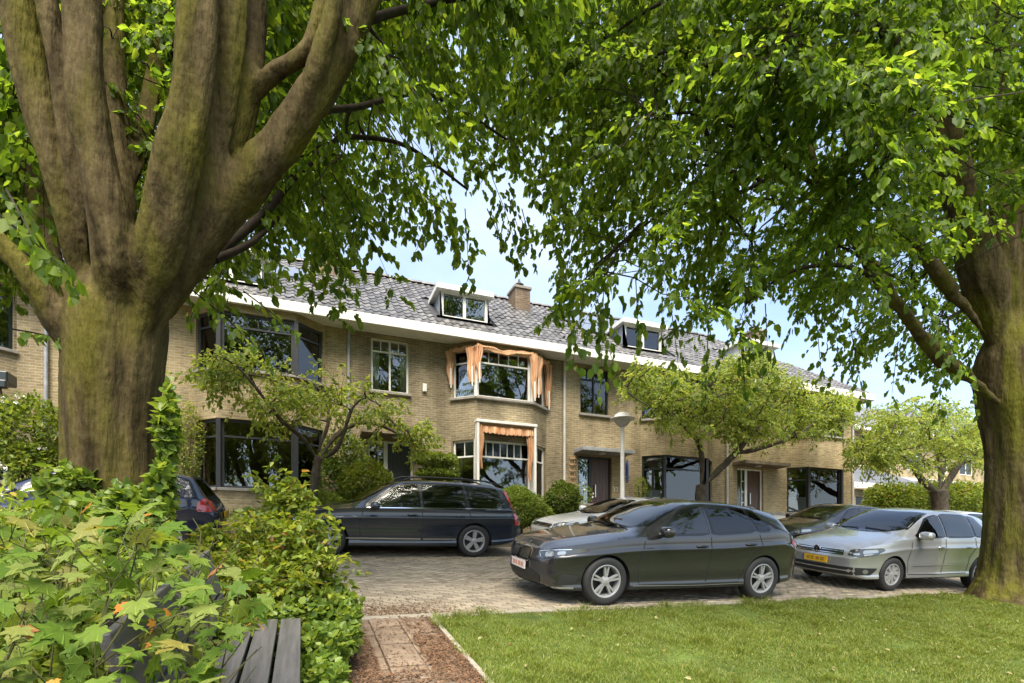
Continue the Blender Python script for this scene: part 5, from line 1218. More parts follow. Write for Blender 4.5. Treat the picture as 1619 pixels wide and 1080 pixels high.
def limbs_mesh(limbs, voxel, name, mat, parent, amp=0.02, lump=0.03, bundle=False):
    """tubes of the limbs fused into one skin, with fluting"""
    mb = MB()
    for li, pts in enumerate(limbs):
        P = spline(pts, max(8, len(pts) * 4))
        if li: P[:, 3] *= np.clip(0.12 + np.arange(len(P)) / (0.22 * len(P)), 0, 1)      # limbs grow out of the trunk without a step
        mb.tube([tuple(p[:3]) for p in P], [float(p[3]) * (0.9 if li and bundle else 1) for p in P], 14)
        if bundle and (P[len(P) // 3][3] > 0.08):                      # ribs running up the limb
            for k in range(5 if li else 9):
                a0 = random.uniform(0, 6.28); tw_ = random.uniform(-0.6, 0.6); f0 = 0.66 if li else 0.62
                n0 = 0 if li else len(P) // 5; Q = P[n0:]
                mb.tube([(p[0] + f0 * p[3] * math.cos(a0 + tw_ * i / len(Q)), p[1] + f0 * p[3] * math.sin(a0 + tw_ * i / len(Q)), p[2]) for i, p in enumerate(Q)], [float(p[3]) * (0.40 if li else 0.42) * min(1, 0.1 + i / (0.2 * len(Q)), 0.1 + (len(Q) - 1 - i) / (0.15 * len(Q))) for i, p in enumerate(Q)], 10)
    me = mb.mesh('tmp'); o = bpy.data.objects.new('tmp', me); COL.objects.link(o)
    md = o.modifiers.new('r', 'REMESH'); md.mode = 'VOXEL'; md.voxel_size = voxel
    m2 = o.modifiers.new('s', 'SMOOTH'); m2.factor = 0.5; m2.iterations = 4
    bpy.context.view_layer.update()
    nm = bpy.data.meshes.new_from_object(o.evaluated_get(bpy.context.evaluated_depsgraph_get())); bpy.data.objects.remove(o)
    n = len(nm.vertices); co = np.empty(n * 3, np.float32); nm.vertices.foreach_get('co', co); co = co.reshape(-1, 3)
    no = np.empty(n * 3, np.float32); nm.vertices.foreach_get('normal', no); no = no.reshape(-1, 3)
    d = np.array([mnoise.noise(Vector((p[0] * 5.0, p[1] * 5.0, p[2] * 0.55))) * amp * 1.3 + mnoise.noise(Vector((p[0] * 11, p[1] * 11, p[2] * 1.3))) * amp * 0.6 + mnoise.noise(Vector((p[0] * 2.2, p[1] * 2.2, p[2] * 1.5))) * lump + mnoise.noise(Vector((p[0] * 16, p[1] * 16, p[2] * 16))) * amp * 0.22 for p in co])
    co = co + no * d[:, None] - np.array(wloc(parent), np.float32)
    nm.vertices.foreach_set('co', co.astype(np.float32).ravel()); nm.name = name
    nm.materials.clear(); ob = link(name, nm, mat, parent); nm.polygons.foreach_set('use_smooth', np.ones(len(nm.polygons), bool)); nm.update()
    return ob
def pxl(rows): return [(*atd(a, b, d), w * d / 850 / 2 / math.hypot(1, (a - 810) / 850)) for a, b, d, w in rows]
class Net:
    """limb points that sprays can hang on"""
    def __init__(s, limbs):
        s.p = []
        for l in limbs:
            P = spline(l, len(l) * 5); s.p += [tuple(x[:3]) for x in P]
        s.p = np.array(s.p)
    def near(s, q, minup=None):
        d = np.linalg.norm(s.p - np.array(q), axis=1); return s.p[int(np.argmin(d))]
    def extend(s, pts): s.p = np.concatenate([s.p, np.array(pts)])
def project(p):
    c, s_ = math.cos(YAW), math.sin(YAW); d = p[..., 0] * s_ + p[..., 1] * c; X = p[..., 0] * c - p[..., 1] * s_
    return 809.5 + 850 * X / d, 880 - 850 * (p[..., 2] - EYE) / d, d
# ---- the big tree on the left
LT = [
 [(178, 1060, 4.41, 350), (177, 980, 4.41, 235), (177, 880, 4.41, 174), (178, 760, 4.41, 156), (180, 650, 4.41, 158), (184, 580, 4.42, 170), (188, 500, 4.42, 168), (190, 440, 4.42, 120)],
 [(135, 610, 4.35, 62), (100, 520, 4.25, 66), (60, 455, 4.15, 58), (0, 385, 4.05, 52), (-90, 290, 3.95, 44), (-200, 160, 3.9, 34)],
 [(150, 560, 4.36, 70), (135, 440, 4.30, 72), (114, 345, 4.22, 72), (90, 250, 4.15, 74), (56, 128, 4.1, 76), (28, 0, 4.05, 72), (0, -130, 4.0, 64), (-30, -330, 4, 48)],
 [(140, 400, 4.2, 40), (126, 310, 4.12, 42), (112, 220, 4.06, 40), (94, 115, 4.02, 40), (72, 0, 4.0, 40), (55, -150, 4.0, 36)],
 [(176, 570, 4.28, 84), (186, 470, 4.2, 94), (180, 370, 4.12, 90), (156, 264, 4.05, 80), (136, 150, 4.0, 76), (127, 0, 4.0, 70), (116, -150, 4, 60), (100, -330, 4.1, 44)],
 [(186, 480, 4.7, 60), (190, 300, 5.1, 56), (180, 150, 5.3, 52), (176, 0, 5.4, 46), (168, -170, 5.5, 38)],
 [(195, 330, 5.05, 36), (225, 215, 5.4, 34), (250, 90, 5.7, 28), (270, -40, 6, 24)],
 [(110, 480, 4.75, 50), (60, 320, 5.2, 46), (45, 200, 5.4, 40), (30, 60, 5.6, 32), (10, -100, 5.8, 24)],
 [(215, 580, 4.33, 80), (235, 470, 4.25, 84), (257, 370, 4.18, 88), (280, 264, 4.12, 86), (303, 150, 4.08, 76), (312, 0, 4.05, 70), (318, -150, 4.1, 58), (324, -330, 4.2, 42)],
 [(232, 560, 4.42, 66), (268, 460, 4.38, 62), (304, 365, 4.35, 58), (330, 264, 4.33, 54), (352, 158, 4.32, 54), (368, 0, 4.32, 52), (380, -190, 4.4, 40)],
 [(262, 510, 4.5, 60), (312, 400, 4.5, 56), (348, 300, 4.5, 50), (375, 205, 4.5, 50), (398, 100, 4.55, 42), (404, 0, 4.6, 34), (404, -190, 4.7, 28)],
 [(372, 215, 4.48, 34), (400, 140, 4.48, 36), (440, 112, 4.5, 36), (475, 92, 4.55, 32), (500, 50, 4.55, 28), (520, -60, 4.6, 24)],
 [(232, 570, 4.4, 84), (254, 485, 4.4, 78), (296, 405, 4.42, 74), (356, 326, 4.45, 74), (422, 250, 4.5, 70), (476, 180, 4.55, 66), (530, 95, 4.6, 56), (572, 5, 4.65, 48), (600, -60, 4.7, 42), (645, -180, 4.8, 34)],
 [(470, 185, 4.46, 34), (500, 110, 4.42, 32), (520, 40, 4.4, 28), (532, -30, 4.4, 26), (545, -180, 4.4, 22)]]
LB = [[(300, 440, 4.7, 34), (350, 395, 5.0, 27), (420, 335, 5.4, 21), (470, 275, 5.8, 18), (540, 215, 6.3, 12)], [(340, 410, 4.9, 22), (395, 385, 5.2, 16), (440, 345, 5.6, 10)],
      [(560, 40, 4.68, 20), (640, 15, 5.2, 17), (760, -5, 6, 13), (880, 30, 6.8, 8)], [(262, 90, 5.7, 24), (330, 10, 6.2, 20), (420, -60, 7, 16)], [(30, 60, 5.6, 20), (-60, 0, 6, 16), (-160, -20, 6.5, 12)],
      [(540, 215, 6.3, 12), (640, 230, 7, 9), (740, 300, 7.6, 5)], [(480, 175, 4.55, 18), (560, 170, 5.2, 14), (680, 150, 6.2, 10), (800, 220, 7, 5)]]
LT = [pxl(l) for l in LT]; LB = [pxl(l) for l in LB]
tree_l = tag(empty('beech_tree', (-1.45, 5.3, ground(5.3))), 'huge smooth multi-stemmed tree with ivy round its foot beside the bench', 'tree', 'big trees on the lawn')
limbs_mesh(LT, 0.019, 'trunk', M['bark_a'], tree_l, 0.02, 0.02, True)
def lowb(px):
    xs = [-200, 0, 60, 110, 290, 330, 420, 480, 560, 590, 615, 640, 690, 730, 760, 800, 850, 866, 872, 880, 905, 950, 975, 1000, 1040, 1080, 1120, 1150, 1180, 1213, 1250, 1275, 1300, 1330, 1363, 1413, 1485, 1540, 1560, 1750]
    ys = [470, 440, 470, 420, 430, 440, 430, 430, 425, 365, 335, 390, 395, 405, 385, 390, 385, 290, 260, 500, 550, 560, 525, 480, 500, 545, 575, 590, 600, 555, 490, 510, 570, 535, 600, 600, 625, 580, 440, 430]
    return np.interp(px, xs, ys) - np.interp(px, [860, 880, 1240, 1300], [55, 85, 85, 55])
def canopy(limbs, boughs, root, x0, x1, dfun, nvis, nup, axis, leafL, clearfn, extra=()):
    fo = Foliage(); net = Net(limbs + boughs); bmb = MB()
    for b in boughs:
        P = spline(b, len(b) * 5); bmb.tube([tuple(p[:3]) for p in P], [max(float(p[3]) * .72, 0.004) for p in P], 7)
    # spray places
    pts = []; tries = 0
    while len(pts) < nvis and tries < 60000:
        tries += 1; px = random.uniform(x0, x1); lb = float(lowb(px)); py = lb - (lb + 260) * random.random() ** 1.0
        d = dfun(px, py)
        q = atd(px, py, d)
        if mnoise.noise(q * 0.85) * 0.55 + mnoise.noise(q * 2.1 + Vector((5, 1, 2))) * 0.45 < clearfn(px, py): continue
        pts.append(q)
    for _ in range(nup):                                     # the rest of the crown, above and around
        a = random.uniform(0, 6.283); r_ = 6.5 * math.sqrt(random.uniform(0.05, 1)); z = random.uniform(5.5, 14)
        q = Vector((axis[0] + r_ * math.cos(a) * (1 - max(0, z - 10) * 0.12), axis[1] + r_ * math.sin(a) * (1 - max(0, z - 10) * 0.12), z))
        px, py, dd = project(np.array(q))
        if dd > 0.5 and -80 < px < 1700 and py > -150: continue
        if q.y < 2.5 or (dd < 2.5 and z < 7): continue
        pts.append(q)
    # boughs that carry groups of sprays
    hubs = random.sample(pts, max(10, len(pts) // 12))
    hubs.sort(key=lambda q: np.min(np.linalg.norm(net.p - np.array(q), axis=1)))
    for q in hubs:
        s_ = Vector(net.near((q.x * 0.85 + axis[0] * 0.15, q.y * 0.85 + axis[1] * 0.15, q.z + 0.35))); e = Vector(q); L = (e - s_).length
        if L < 0.25 or L > 4.5: continue
        m1 = s_.lerp(e, 0.35) + Vector((0, 0, 0.12 * L)) + Vector([random.gauss(0, 0.05 * L) for _ in range(3)]); m2 = s_.lerp(e, 0.72) + Vector((0, 0, 0.10 * L)) + Vector([random.gauss(0, 0.05 * L) for _ in range(3)])
        P = spline([(*s_, 0.02 + 0.010 * L), (*m1, 0.014 + 0.006 * L), (*m2, 0.012), (*e, 0.006)], 8)
        bmb.tube([tuple(p[:3]) for p in P], [max(float(p[3]), .004) for p in P], 5, cap=False); net.extend(P[2:, :3])
    for q in pts:
        b = Vector(net.near((q.x, q.y, q.z + 0.15))); L = (q - b).length
        d = (q - b); d = d.normalized() if L > 0.05 else Vector((random.gauss(0, 1), random.gauss(0, 1), 0.1)).normalized()
        d = (d * 0.8 + Vector((q.x - axis[0], q.y - axis[1], 0)).normalized() * 0.5 + Vector((0, 0, random.uniform(-0.25, 0.15)))).normalized()
        o = q - d * 0.35
        if L > 0.4 and L < 3: fo.tw.tube([tuple(b), tuple(b.lerp(o, 0.5) + Vector((0, 0, 0.06))), tuple(o)], [0.011, 0.008, 0.006], 3, cap=False)
        Ls = random.uniform(0.6, 1.05)
        fo.spray(o, d, Ls, random.uniform(0.25, 0.6), leafL, nodes=12, per=8, hang=0.7)
    for (px, py, d, px2, py2, d2, n, ll) in extra:            # single hanging twigs seen against the sky and the houses
        a, b = atd(px, py, d), atd(px2, py2, d2)
        dd = (b - a)
        fo.spray(a, dd, dd.length, 0.08, ll, nodes=n, per=4, spread=0.22, hang=1.1, tr=0.008)
    fo.build('crown', M['leaf_big'], root, wr=0.66)
    o = bmb.build('branches', M['twig'], root, smooth=60); o['kind'] = 'stuff'
    o = fo.tw.build('twigs', M['twig'], root); o['kind'] = 'stuff'
def dl(px, py):
    if px < 110: return random.uniform(4.6, 8.5)
    return random.uniform(5.2, 10.0) if py > 120 or px < 300 else random.uniform(4.6, 9.5)
def cl(px, py):
    if px > 560: return -0.02 + 0.10 * (py > 200)
    if py > 380: return 0.05
    return -0.16
EX_L = [(735, 330, 6.4, 742, 440, 6.3, 8, .115), (690, 330, 6.6, 655, 395, 6.5, 7, .11), (770, 330, 6.8, 800, 395, 6.7, 7, .11), (825, 330, 7.0, 845, 405, 6.9, 7, .105), (560, 360, 6.2, 545, 440, 6.2, 7, .11), (500, 380, 5.8, 492, 470, 5.8, 9, .115),
        (300, 455, 4.7, 415, 545, 4.6, 9, .085), (330, 450, 4.9, 300, 500, 4.8, 6, .08), (385, 460, 5.0, 470, 520, 4.9, 6, .08), (0, 340, 3.4, 110, 420, 3.3, 9, .10), (10, 300, 3.5, 70, 400, 3.4, 8, .10), (40, 400, 3.5, 120, 445, 3.4, 6, .09), (20, 520, 4.2, 95, 530, 4.2, 6, .09),
        (350, 430, 5.2, 330, 475, 5.2, 6, .1), (440, 400, 5.4, 430, 460, 5.4, 6, .1), (600, 290, 6.2, 610, 350, 6.2, 7, .11), (660, 300, 6.4, 700, 380, 6.4, 8, .11), (710, 300, 6.4, 720, 390, 6.4, 7, .11), (800, 300, 6.9, 828, 385, 6.8, 8, .1)]
canopy(LT, LB, tree_l, -160, 868, dl, 1150, 70, (-1.45, 5.3), .092, cl, EX_L)
# ---- the big tree on the right
RT = [
 [(1598, 985, 9.2, 260), (1602, 945, 9.2, 165), (1607, 890, 9.2, 124), (1610, 780, 9.2, 110), (1608, 690, 9.2, 114), (1600, 625, 9.2, 124), (1598, 560, 9.2, 118), (1598, 490, 9.2, 40)],
 [(1590, 620, 9.2, 100), (1570, 500, 9.1, 84), (1545, 400, 9, 72), (1520, 310, 8.9, 62), (1490, 210, 8.8, 52), (1465, 110, 8.7, 45), (1440, 10, 8.6, 38), (1410, -130, 8.5, 28)],
 [(1605, 600, 9.2, 95), (1600, 450, 9.2, 78), (1590, 300, 9.2, 66), (1580, 150, 9.2, 58), (1570, 0, 9.2, 50), (1560, -220, 9.2, 38)],
 [(1630, 610, 9.3, 85), (1680, 450, 9.3, 62), (1740, 250, 9.4, 50), (1800, 50, 9.5, 38)],
 [(1580, 640, 9.0, 40), (1535, 600, 8.75, 32), (1490, 566, 8.5, 31), (1440, 510, 8.2, 28), (1395, 445, 8.0, 26), (1350, 375, 7.8, 23), (1310, 310, 7.6, 20), (1275, 240, 7.4, 16), (1240, 150, 7.2, 11)],
 [(1560, 530, 9.0, 36), (1490, 440, 8.7, 28), (1425, 355, 8.4, 24), (1385, 285, 8.1, 20), (1370, 200, 7.9, 15), (1360, 90, 7.8, 11)]]
RB = [[(1395, 445, 8.0, 16), (1330, 420, 7.8, 12), (1250, 430, 7.6, 8), (1180, 480, 7.4, 5)], [(1310, 310, 7.6, 14), (1230, 250, 7.2, 11), (1130, 180, 6.9, 8), (1040, 110, 6.6, 5)], [(1470, 130, 8.7, 24), (1380, 30, 8, 18), (1250, -30, 7.2, 14), (1080, -10, 6.8, 9), (960, 60, 6.6, 5)],
      [(1275, 240, 7.4, 12), (1180, 300, 7.2, 9), (1060, 330, 7.0, 6), (940, 420, 6.9, 4)], [(1600, 300, 9.2, 30), (1660, 150, 9.8, 24), (1740, 0, 10.4, 18)], [(1500, 250, 8.8, 22), (1420, 190, 9.6, 16), (1320, 150, 10.4, 10)], [(1060, 40, 6.8, 10), (1130, 120, 7.0, 8), (1180, 200, 7.1, 5)]]
RT = [pxl(l) for l in RT]; RB = [pxl(l) for l in RB]
tree_r = tag(empty('beech_tree', tuple(Vector((11.45, 5.42, ground(5.42))))), 'tall tree with mossy fluted trunk standing on the lawn by the silver car', 'tree', 'big trees on the lawn')
limbs_mesh(RT, 0.026, 'trunk', M['bark_b'], tree_r, 0.03, 0.035, True)
def dr_(px, py):
    if 1180 < px < 1450 and py < 330 and random.random() < 0.45: return random.uniform(5.0, 6.2)
    if (px > 1500 and py > 300) or (1385 < px < 1570 and py > 60 and random.random() < .75): return random.uniform(9.6, 12)
    return random.uniform(5.8, 11.5)
def cr_(px, py):
    if px < 940: return 0.03
    return -0.06 if py < 300 else 0.03
EX_R = [(905, 380, 6.6, 885, 480, 6.5, 9, .115), (930, 420, 6.6, 905, 565, 6.5, 11, .12), (955, 430, 6.6, 950, 600, 6.5, 12, .125), (940, 480, 6.4, 975, 585, 6.4, 8, .115), (900, 300, 6.8, 885, 385, 6.7, 8, .11), (920, 250, 6.8, 890, 330, 6.7, 8, .11), (1005, 440, 6.8, 1010, 540, 6.7, 8, .115), (1060, 480, 6.8, 1075, 590, 6.7, 8, .115),
        (1120, 520, 7, 1115, 610, 6.9, 8, .115), (1170, 530, 7, 1180, 625, 6.9, 8, .115), (1210, 480, 7.2, 1215, 580, 7.1, 8, .11), (1290, 500, 7.6, 1300, 600, 7.5, 8, .11), (1345, 520, 7.8, 1365, 625, 7.7, 8, .11), (1420, 540, 8, 1410, 620, 7.9, 7, .11), (1490, 570, 8.4, 1485, 650, 8.3, 8, .11), (1530, 560, 8.6, 1545, 640, 8.5, 7, .11), (880, 420, 7.2, 905, 470, 7.0, 6, .11), (870, 330, 7.2, 880, 400, 7.1, 7, .105)]
canopy(RT, RB, tree_r, 878, 1720, dr_, 1420, 110, (11.45, 5.42), .093, cr_, EX_R)
# ---- small street trees on the far pavement
def street_tree(label, v, limbs, blobs, n, leafL, dens_, bark='cherry_bark', group='small street trees'):
    L = [[(*at(a, b, v + dv), 0.74 * w * (at(a, b, v + dv).x * math.sin(YAW) + (v + dv) * math.cos(YAW)) / 850 / 2) for a, b, dv, w in l] for l in limbs]
    base = L[0][0]; root = tag(empty('cherry_tree', (base[0], base[1], ground(base[1]) + 0.1)), label, 'tree', group)
    limbs_mesh(L, 0.03, 'trunk', M[bark], root, 0.012, 0.012)
    fo = Foliage(); net = Net(L); bmb = MB()
    pts = []
    for _ in range(n):
        px, py, rx, ry, rd = random.choice(blobs)
        a = random.uniform(0, 6.283); r_ = random.random() ** 0.5; px += rx * r_ * math.cos(a); py += ry * r_ * math.sin(a)
        pts.append(at(px, py, v + random.uniform(-rd, rd)))
    hubs = random.sample(pts, max(5, n // 6)); hubs.sort(key=lambda q: np.min(np.linalg.norm(net.p - np.array(q), axis=1)))
    for q in hubs:
        s_ = Vector(net.near(q)); e = q; Lh = (e - s_).length
        if Lh < 0.1: continue
        m1 = s_.lerp(e, 0.5) + Vector([random.gauss(0, 0.07 * Lh) for _ in range(3)])
        P = spline([(*s_, 0.03), (*m1, 0.018), (*e, 0.006)], 7); bmb.tube([tuple(p[:3]) for p in P], [max(float(p[3]), .004) for p in P], 5, cap=False); net.extend(P[2:, :3])
    for q in pts:
        b = Vector(net.near(q)); d = q - b; d = (d.normalized() if d.length > 0.03 else Vector((0, 0, 1))) + Vector([random.gauss(0, 0.4), random.gauss(0, 0.4), random.gauss(0.05, 0.25)])
        fo.spray(q - d.normalized() * 0.2, d, random.uniform(0.35, 0.75), random.uniform(0, 0.35), leafL, nodes=dens_, per=4, hang=0.45, tr=0.006)
        if (q - b).length > 0.25: fo.tw.tube([tuple(b), tuple(q)], [0.008, 0.005], 3, cap=False)
    fo.build('crown', M['leaf_cherry'], root, wr=0.58)
    bmb.build('branches', M[bark], root, smooth=60)['kind'] = 'stuff'; fo.tw.build('twigs', M['twig'], root)['kind'] = 'stuff'
    return root
street_tree('small spreading tree with sparse pale leaves in front of the anthracite bay', 13.3,
    [[(492, 835, 0, 22), (494, 790, 0, 19), (499, 750, 0, 17), (504, 722, 0, 18)], [(503, 728, 0, 16), (480, 695, -.2, 12), (445, 665, -.4, 10), (410, 620, -.6, 8), (375, 580, -.7, 6), (340, 560, -.8, 4)], [(504, 728, 0, 15), (530, 690, .3, 12), (565, 670, .5, 10), (600, 672, .6, 8), (640, 690, .6, 6), (672, 700, .6, 4)], [(508, 728, 0, 14), (535, 705, -.4, 10), (555, 650, -.5, 8), (575, 630, -.6, 6), (600, 640, -.6, 4)], [(500, 720, .2, 12), (520, 660, .4, 8), (500, 610, .5, 5), (460, 590, .6, 4)]],
    [(360, 580, 45, 28, .8), (420, 610, 60, 35, 1.0), (500, 620, 60, 40, 1.2), (560, 640, 60, 40, 1.2), (620, 670, 50, 25, 1.0), (660, 690, 28, 22, .6), (450, 650, 55, 22, 1.0), (350, 600, 40, 20, .7)], 215, .10, 8)
street_tree('leafy small tree with forked trunk behind the dark grey hatchback', 13.1,
    [[(1108, 835, 0, 26), (1107, 790, 0, 22), (1110, 768, 0, 24)], [(1108, 772, 0, 17), (1110, 730, 0, 13), (1104, 700, -.1, 11), (1090, 682, -.2, 9), (1060, 655, -.4, 7), (1030, 630, -.6, 4)], [(1112, 770, 0, 17), (1135, 745, .1, 15), (1162, 718, .2, 13), (1185, 690, .3, 10), (1215, 655, .5, 7), (1240, 620, .6, 4)], [(1162, 718, .2, 12), (1205, 708, 0, 10), (1255, 690, -.2, 8), (1300, 660, -.4, 5)], [(1165, 716, .2, 11), (1168, 680, .2, 9), (1150, 640, .3, 6), (1140, 600, .3, 4)]],
    [(1030, 610, 50, 28, 1.2), (1090, 630, 70, 40, 1.6), (1160, 620, 70, 45, 1.8), (1230, 630, 70, 42, 1.8), (1290, 655, 48, 35, 1.4), (1120, 660, 80, 28, 1.6), (1220, 670, 80, 25, 1.5), (1180, 590, 60, 25, 1.3), (1325, 650, 25, 25, .8)], 820, .10, 9)
street_tree('round small tree in front of the hedge by the mossy trunk', 13.4,
    [[(1488, 835, 0, 32), (1486, 800, 0, 30), (1484, 775, 0, 34)], [(1482, 778, 0, 18), (1460, 762, -.2, 14), (1440, 735, -.4, 10), (1405, 705, -.6, 6)], [(1487, 778, 0, 18), (1505, 752, .2, 14), (1520, 732, .3, 11), (1550, 725, .4, 8)], [(1485, 775, 0, 14), (1488, 735, .3, 11), (1470, 690, .5, 7), (1450, 660, .5, 4)]],
    [(1400, 680, 45, 35, 1.5), (1450, 660, 60, 35, 1.8), (1500, 680, 55, 40, 1.8), (1460, 715, 80, 28, 1.6), (1380, 715, 40, 22, 1.0), (1540, 700, 30, 35, 1.2)], 600, .10, 9)
# ------------------------------------------------------------------ street lamp with its blue sign
LV = 12.9; lp = at(984, 652, LV); lx = lp.x; lg = ground(LV) + 0.12
lamp = tag(empty('street_lamp', (lx, LV, lg)), 'pale street lamp with a wide saucer head in front of the terrace', 'street lamp')
MB().lathe([(0.085, lg), (0.085, lg + 0.9), (0.06, lg + 0.95), (0.052, 5.2)], 20, (lx, LV, 0)).build('post', M['lamp_white'], lamp, smooth=40)
MB().lathe([(0.055, 5.16), (0.10, 5.20), (0.17, 5.25), (0.22, 5.33), (0.235, 5.395)], 32, (lx, LV, 0)).build('bowl', M['lamp_bowl'], lamp, smooth=60)
MB().lathe([(0.23, 5.39), (0.33, 5.385), (0.355, 5.395), (0.34, 5.41), (0.24, 5.45), (0.20, 5.52), (0.12, 5.57), (0.0, 5.585)], 36, (lx, LV, 0)).build('cap', M['lamp_white'], lamp, smooth=50)
sg_ = tag(empty('street_sign', (lx + 0.14, LV, 3.6)), 'narrow blue sign seen edge on at the street lamp post', 'sign')
a_ = R(68); ex_, ey_ = Vector((math.cos(a_), math.sin(a_), 0)), Vector((-math.sin(a_), math.cos(a_), 0))
oval = [(0.21 * math.copysign(abs(math.cos(t)) ** 0.6, math.cos(t)), 0.31 * math.copysign(abs(math.sin(t)) ** 0.75, math.sin(t))) for t in np.linspace(0, 2 * math.pi, 28, endpoint=False)]
c_ = Vector((lx + 0.17, LV + 0.02, 3.94))
MB().prism(oval, lambda a, b, t: c_ + ex_ * a + Vector((0, 0, b)) + ey_ * t, -0.004, 0.004).build('sign_plate', M['sign_blue'], sg_)
MB().prism([(p * 0.82, q * 0.88) for p, q in oval], lambda a, b, t: c_ + ex_ * a + Vector((0, 0, b)) + ey_ * t, 0.0045, 0.006).build('sign_border', M['lamp_white'], sg_)
MB().prism([(p * 0.76, q * 0.83) for p, q in oval], lambda a, b, t: c_ + ex_ * a + Vector((0, 0, b)) + ey_ * t, 0.0062, 0.0075).build('sign_field', M['sign_blue'], sg_)
for z in (3.8, 4.1): MB().box(lx, lx + 0.16, LV - 0.012, LV + 0.012, z - 0.012, z + 0.012).build('bracket', M['steel'], sg_)
# ------------------------------------------------------------------ bench
bench = tag(empty('park_bench', (-0.2, 3.35, ground(3.35)), (ALPHA, 0, 0)), 'dark grey slatted bench half hidden by maple leaves', 'bench')
for k, x in enumerate((-0.16, -0.005, 0.15)[0:3]):
    bevelmod(MB().box(x - 0.068 - 0.03, x + 0.068 - 0.03, -1.05, 1.05, 0.415, 0.455).build('seat_slat', M['wood_grey'], bench, local=True), 0.006)
e_ = Vector((-0.25, 0, 1)).normalized(); n_ = Vector((1, 0, 0.25)).normalized()
for k in range(3):
    bevelmod(MB().obox((-0.30, 0, 0.47), n_, Vector((0, 1, 0)), e_, -0.02, 0.02, -1.05, 1.05, 0.06 + k * 0.155, 0.195 + k * 0.155).build('back_slat', M['wood_grey'], bench, local=True), 0.006)
for y in (-0.8, 0.8):
    mb = MB(); mb.box(-0.28, 0.18, y - 0.025, y + 0.025, 0.36, 0.413); mb.box(0.10, 0.15, y - 0.025, y + 0.025, -0.05, 0.37); mb.box(-0.27, -0.22, y - 0.025, y + 0.025, -0.05, 0.37); mb.obox((-0.33, y, 0.38), n_, Vector((0, 1, 0)), e_, -0.02, 0.02, -0.025, 0.025, 0, 0.60)
    mb.build('leg_frame', M['iron'], bench, local=True)
# ------------------------------------------------------------------ front garden plants
def plant(name, label, cat, base, clouds, mat, leafL, group=None, wr=0.55, core=None, flowers=0, stem=True):
    root = tag(empty(name, base), label, cat, group); fo = Foliage()
    for (c, r_, n) in clouds: fo.cloud(c, r_, n, leafL)
    fo.build('foliage', mat, root, wr)
    if stem:
        mb = MB(); c, r_, n = clouds[0]
        for k in range(5):
            a = random.uniform(0, 6.28); mb.tube([(base[0] + 0.05 * math.cos(a), base[1] + 0.05 * math.sin(a), base[2] - 0.02), (lerp(base[0], c[0], .6) + 0.15 * r_[0] * math.cos(a), lerp(base[1], c[1], .6) + 0.15 * r_[1] * math.sin(a), lerp(base[2], c[2], .6)), (c[0] + 0.5 * r_[0] * math.cos(a), c[1] + 0.5 * r_[1] * math.sin(a), c[2] + 0.3 * r_[2])], [0.03, 0.02, 0.008], 5)
        mb.build('stems', M['stem'], root)['kind'] = 'stuff'
    if flowers:
        f2 = Foliage(); P = []
        for k in range(flowers):
            c, r_, n = random.choice(clouds); D = unit(np.array([random.gauss(0, 1), -abs(random.gauss(0, 1)), random.gauss(0.2, 1)])); q = np.array(c) + D * np.array(r_) * 1.02
            A = unit(rng.normal(0, 1, (6, 3)) + D); f2.add(np.repeat(q[None], 6, 0), A, unit(rng.normal(0, .4, (6, 3)) + D), np.full(6, 0.05))
        f2.build('flowers', M['flower'], root, .8)['kind'] = 'stuff'
    return root
def gb(p): return (p.x, p.y, ground(p.y) + 0.1)
def ball(px, py, rx, ry, v, rd, n):
    c = at(px, py, v); s_ = 850 / (c.x * math.sin(YAW) + v * math.cos(YAW)); return (tuple(c), (rx / s_, rd, ry / s_), n)
PL = 'front garden shrubs'
b = ball(42, 690, 55, 62, 13.8, .7, 2600); plant('rhododendron', 'tall evergreen shrub with pale blossoms left of the ivy covered trunk', 'shrub', gb(at(42, 690, 13.8)), [b, ball(60, 740, 40, 40, 13.6, .6, 1200)], M['leaf_hedge'], .11, PL, flowers=26)
b = ball(293, 700, 26, 66, 15.25, .16, 1500); plant('wall_creeper', 'browning creeper on the brick left of the lower anthracite bay', 'creeper', gb(at(293, 700, 15.2)), [b], M['leaf_cherry'], .07, PL)
b = ball(545, 725, 34, 40, 14.9, .4, 1800); plant('climbing_shrub', 'dark glossy shrub climbing left of the blue front door', 'shrub', gb(at(545, 725, 14.9)), [b, ball(525, 760, 30, 35, 14.7, .4, 900)], M['leaf_ivy'], .10, PL)
b = ball(580, 768, 40, 38, 14.2, .6, 7000); plant('round_shrub', 'clipped round yellow green shrub before the blue front door', 'shrub', gb(at(580, 768, 14.2)), [b], M['leaf_shrub'], .075, PL)
b = ball(687, 727, 33, 11, 14.6, .45, 3600); plant('topiary', 'tiered clipped evergreen between the blue door and the white bay', 'topiary', gb(at(687, 750, 14.6)), [b, ball(690, 750, 31, 9, 14.6, .42, 3200), ball(714, 742, 10, 26, 14.6, .25, 1500)], M['leaf_hedge'], .065, PL)
b = ball(823, 805, 44, 28, 13.9, .55, 7500); plant('clipped_hedge', 'clipped low hedge under the white framed lower bay', 'hedge', gb(at(823, 820, 13.9)), [b, ball(815, 785, 28, 15, 14.1, .4, 3200), ball(850, 815, 25, 20, 13.9, .4, 2200)], M['leaf_hedge'], .062, PL)
b = ball(890, 792, 27, 28, 14.2, .5, 5000); plant('yew_shrub', 'feathery dark green shrub left of the dark wooden door', 'shrub', gb(at(890, 790, 14.2)), [b], M['leaf_yew'], .09, PL, wr=.35)
b = ball(512, 800, 36, 22, 13.9, .5, 3600); plant('garden_shrub', 'low bright green shrub at the foot of the sparse small tree', 'shrub', gb(at(512, 805, 13.9)), [b], M['leaf_hedge'], .06, PL)
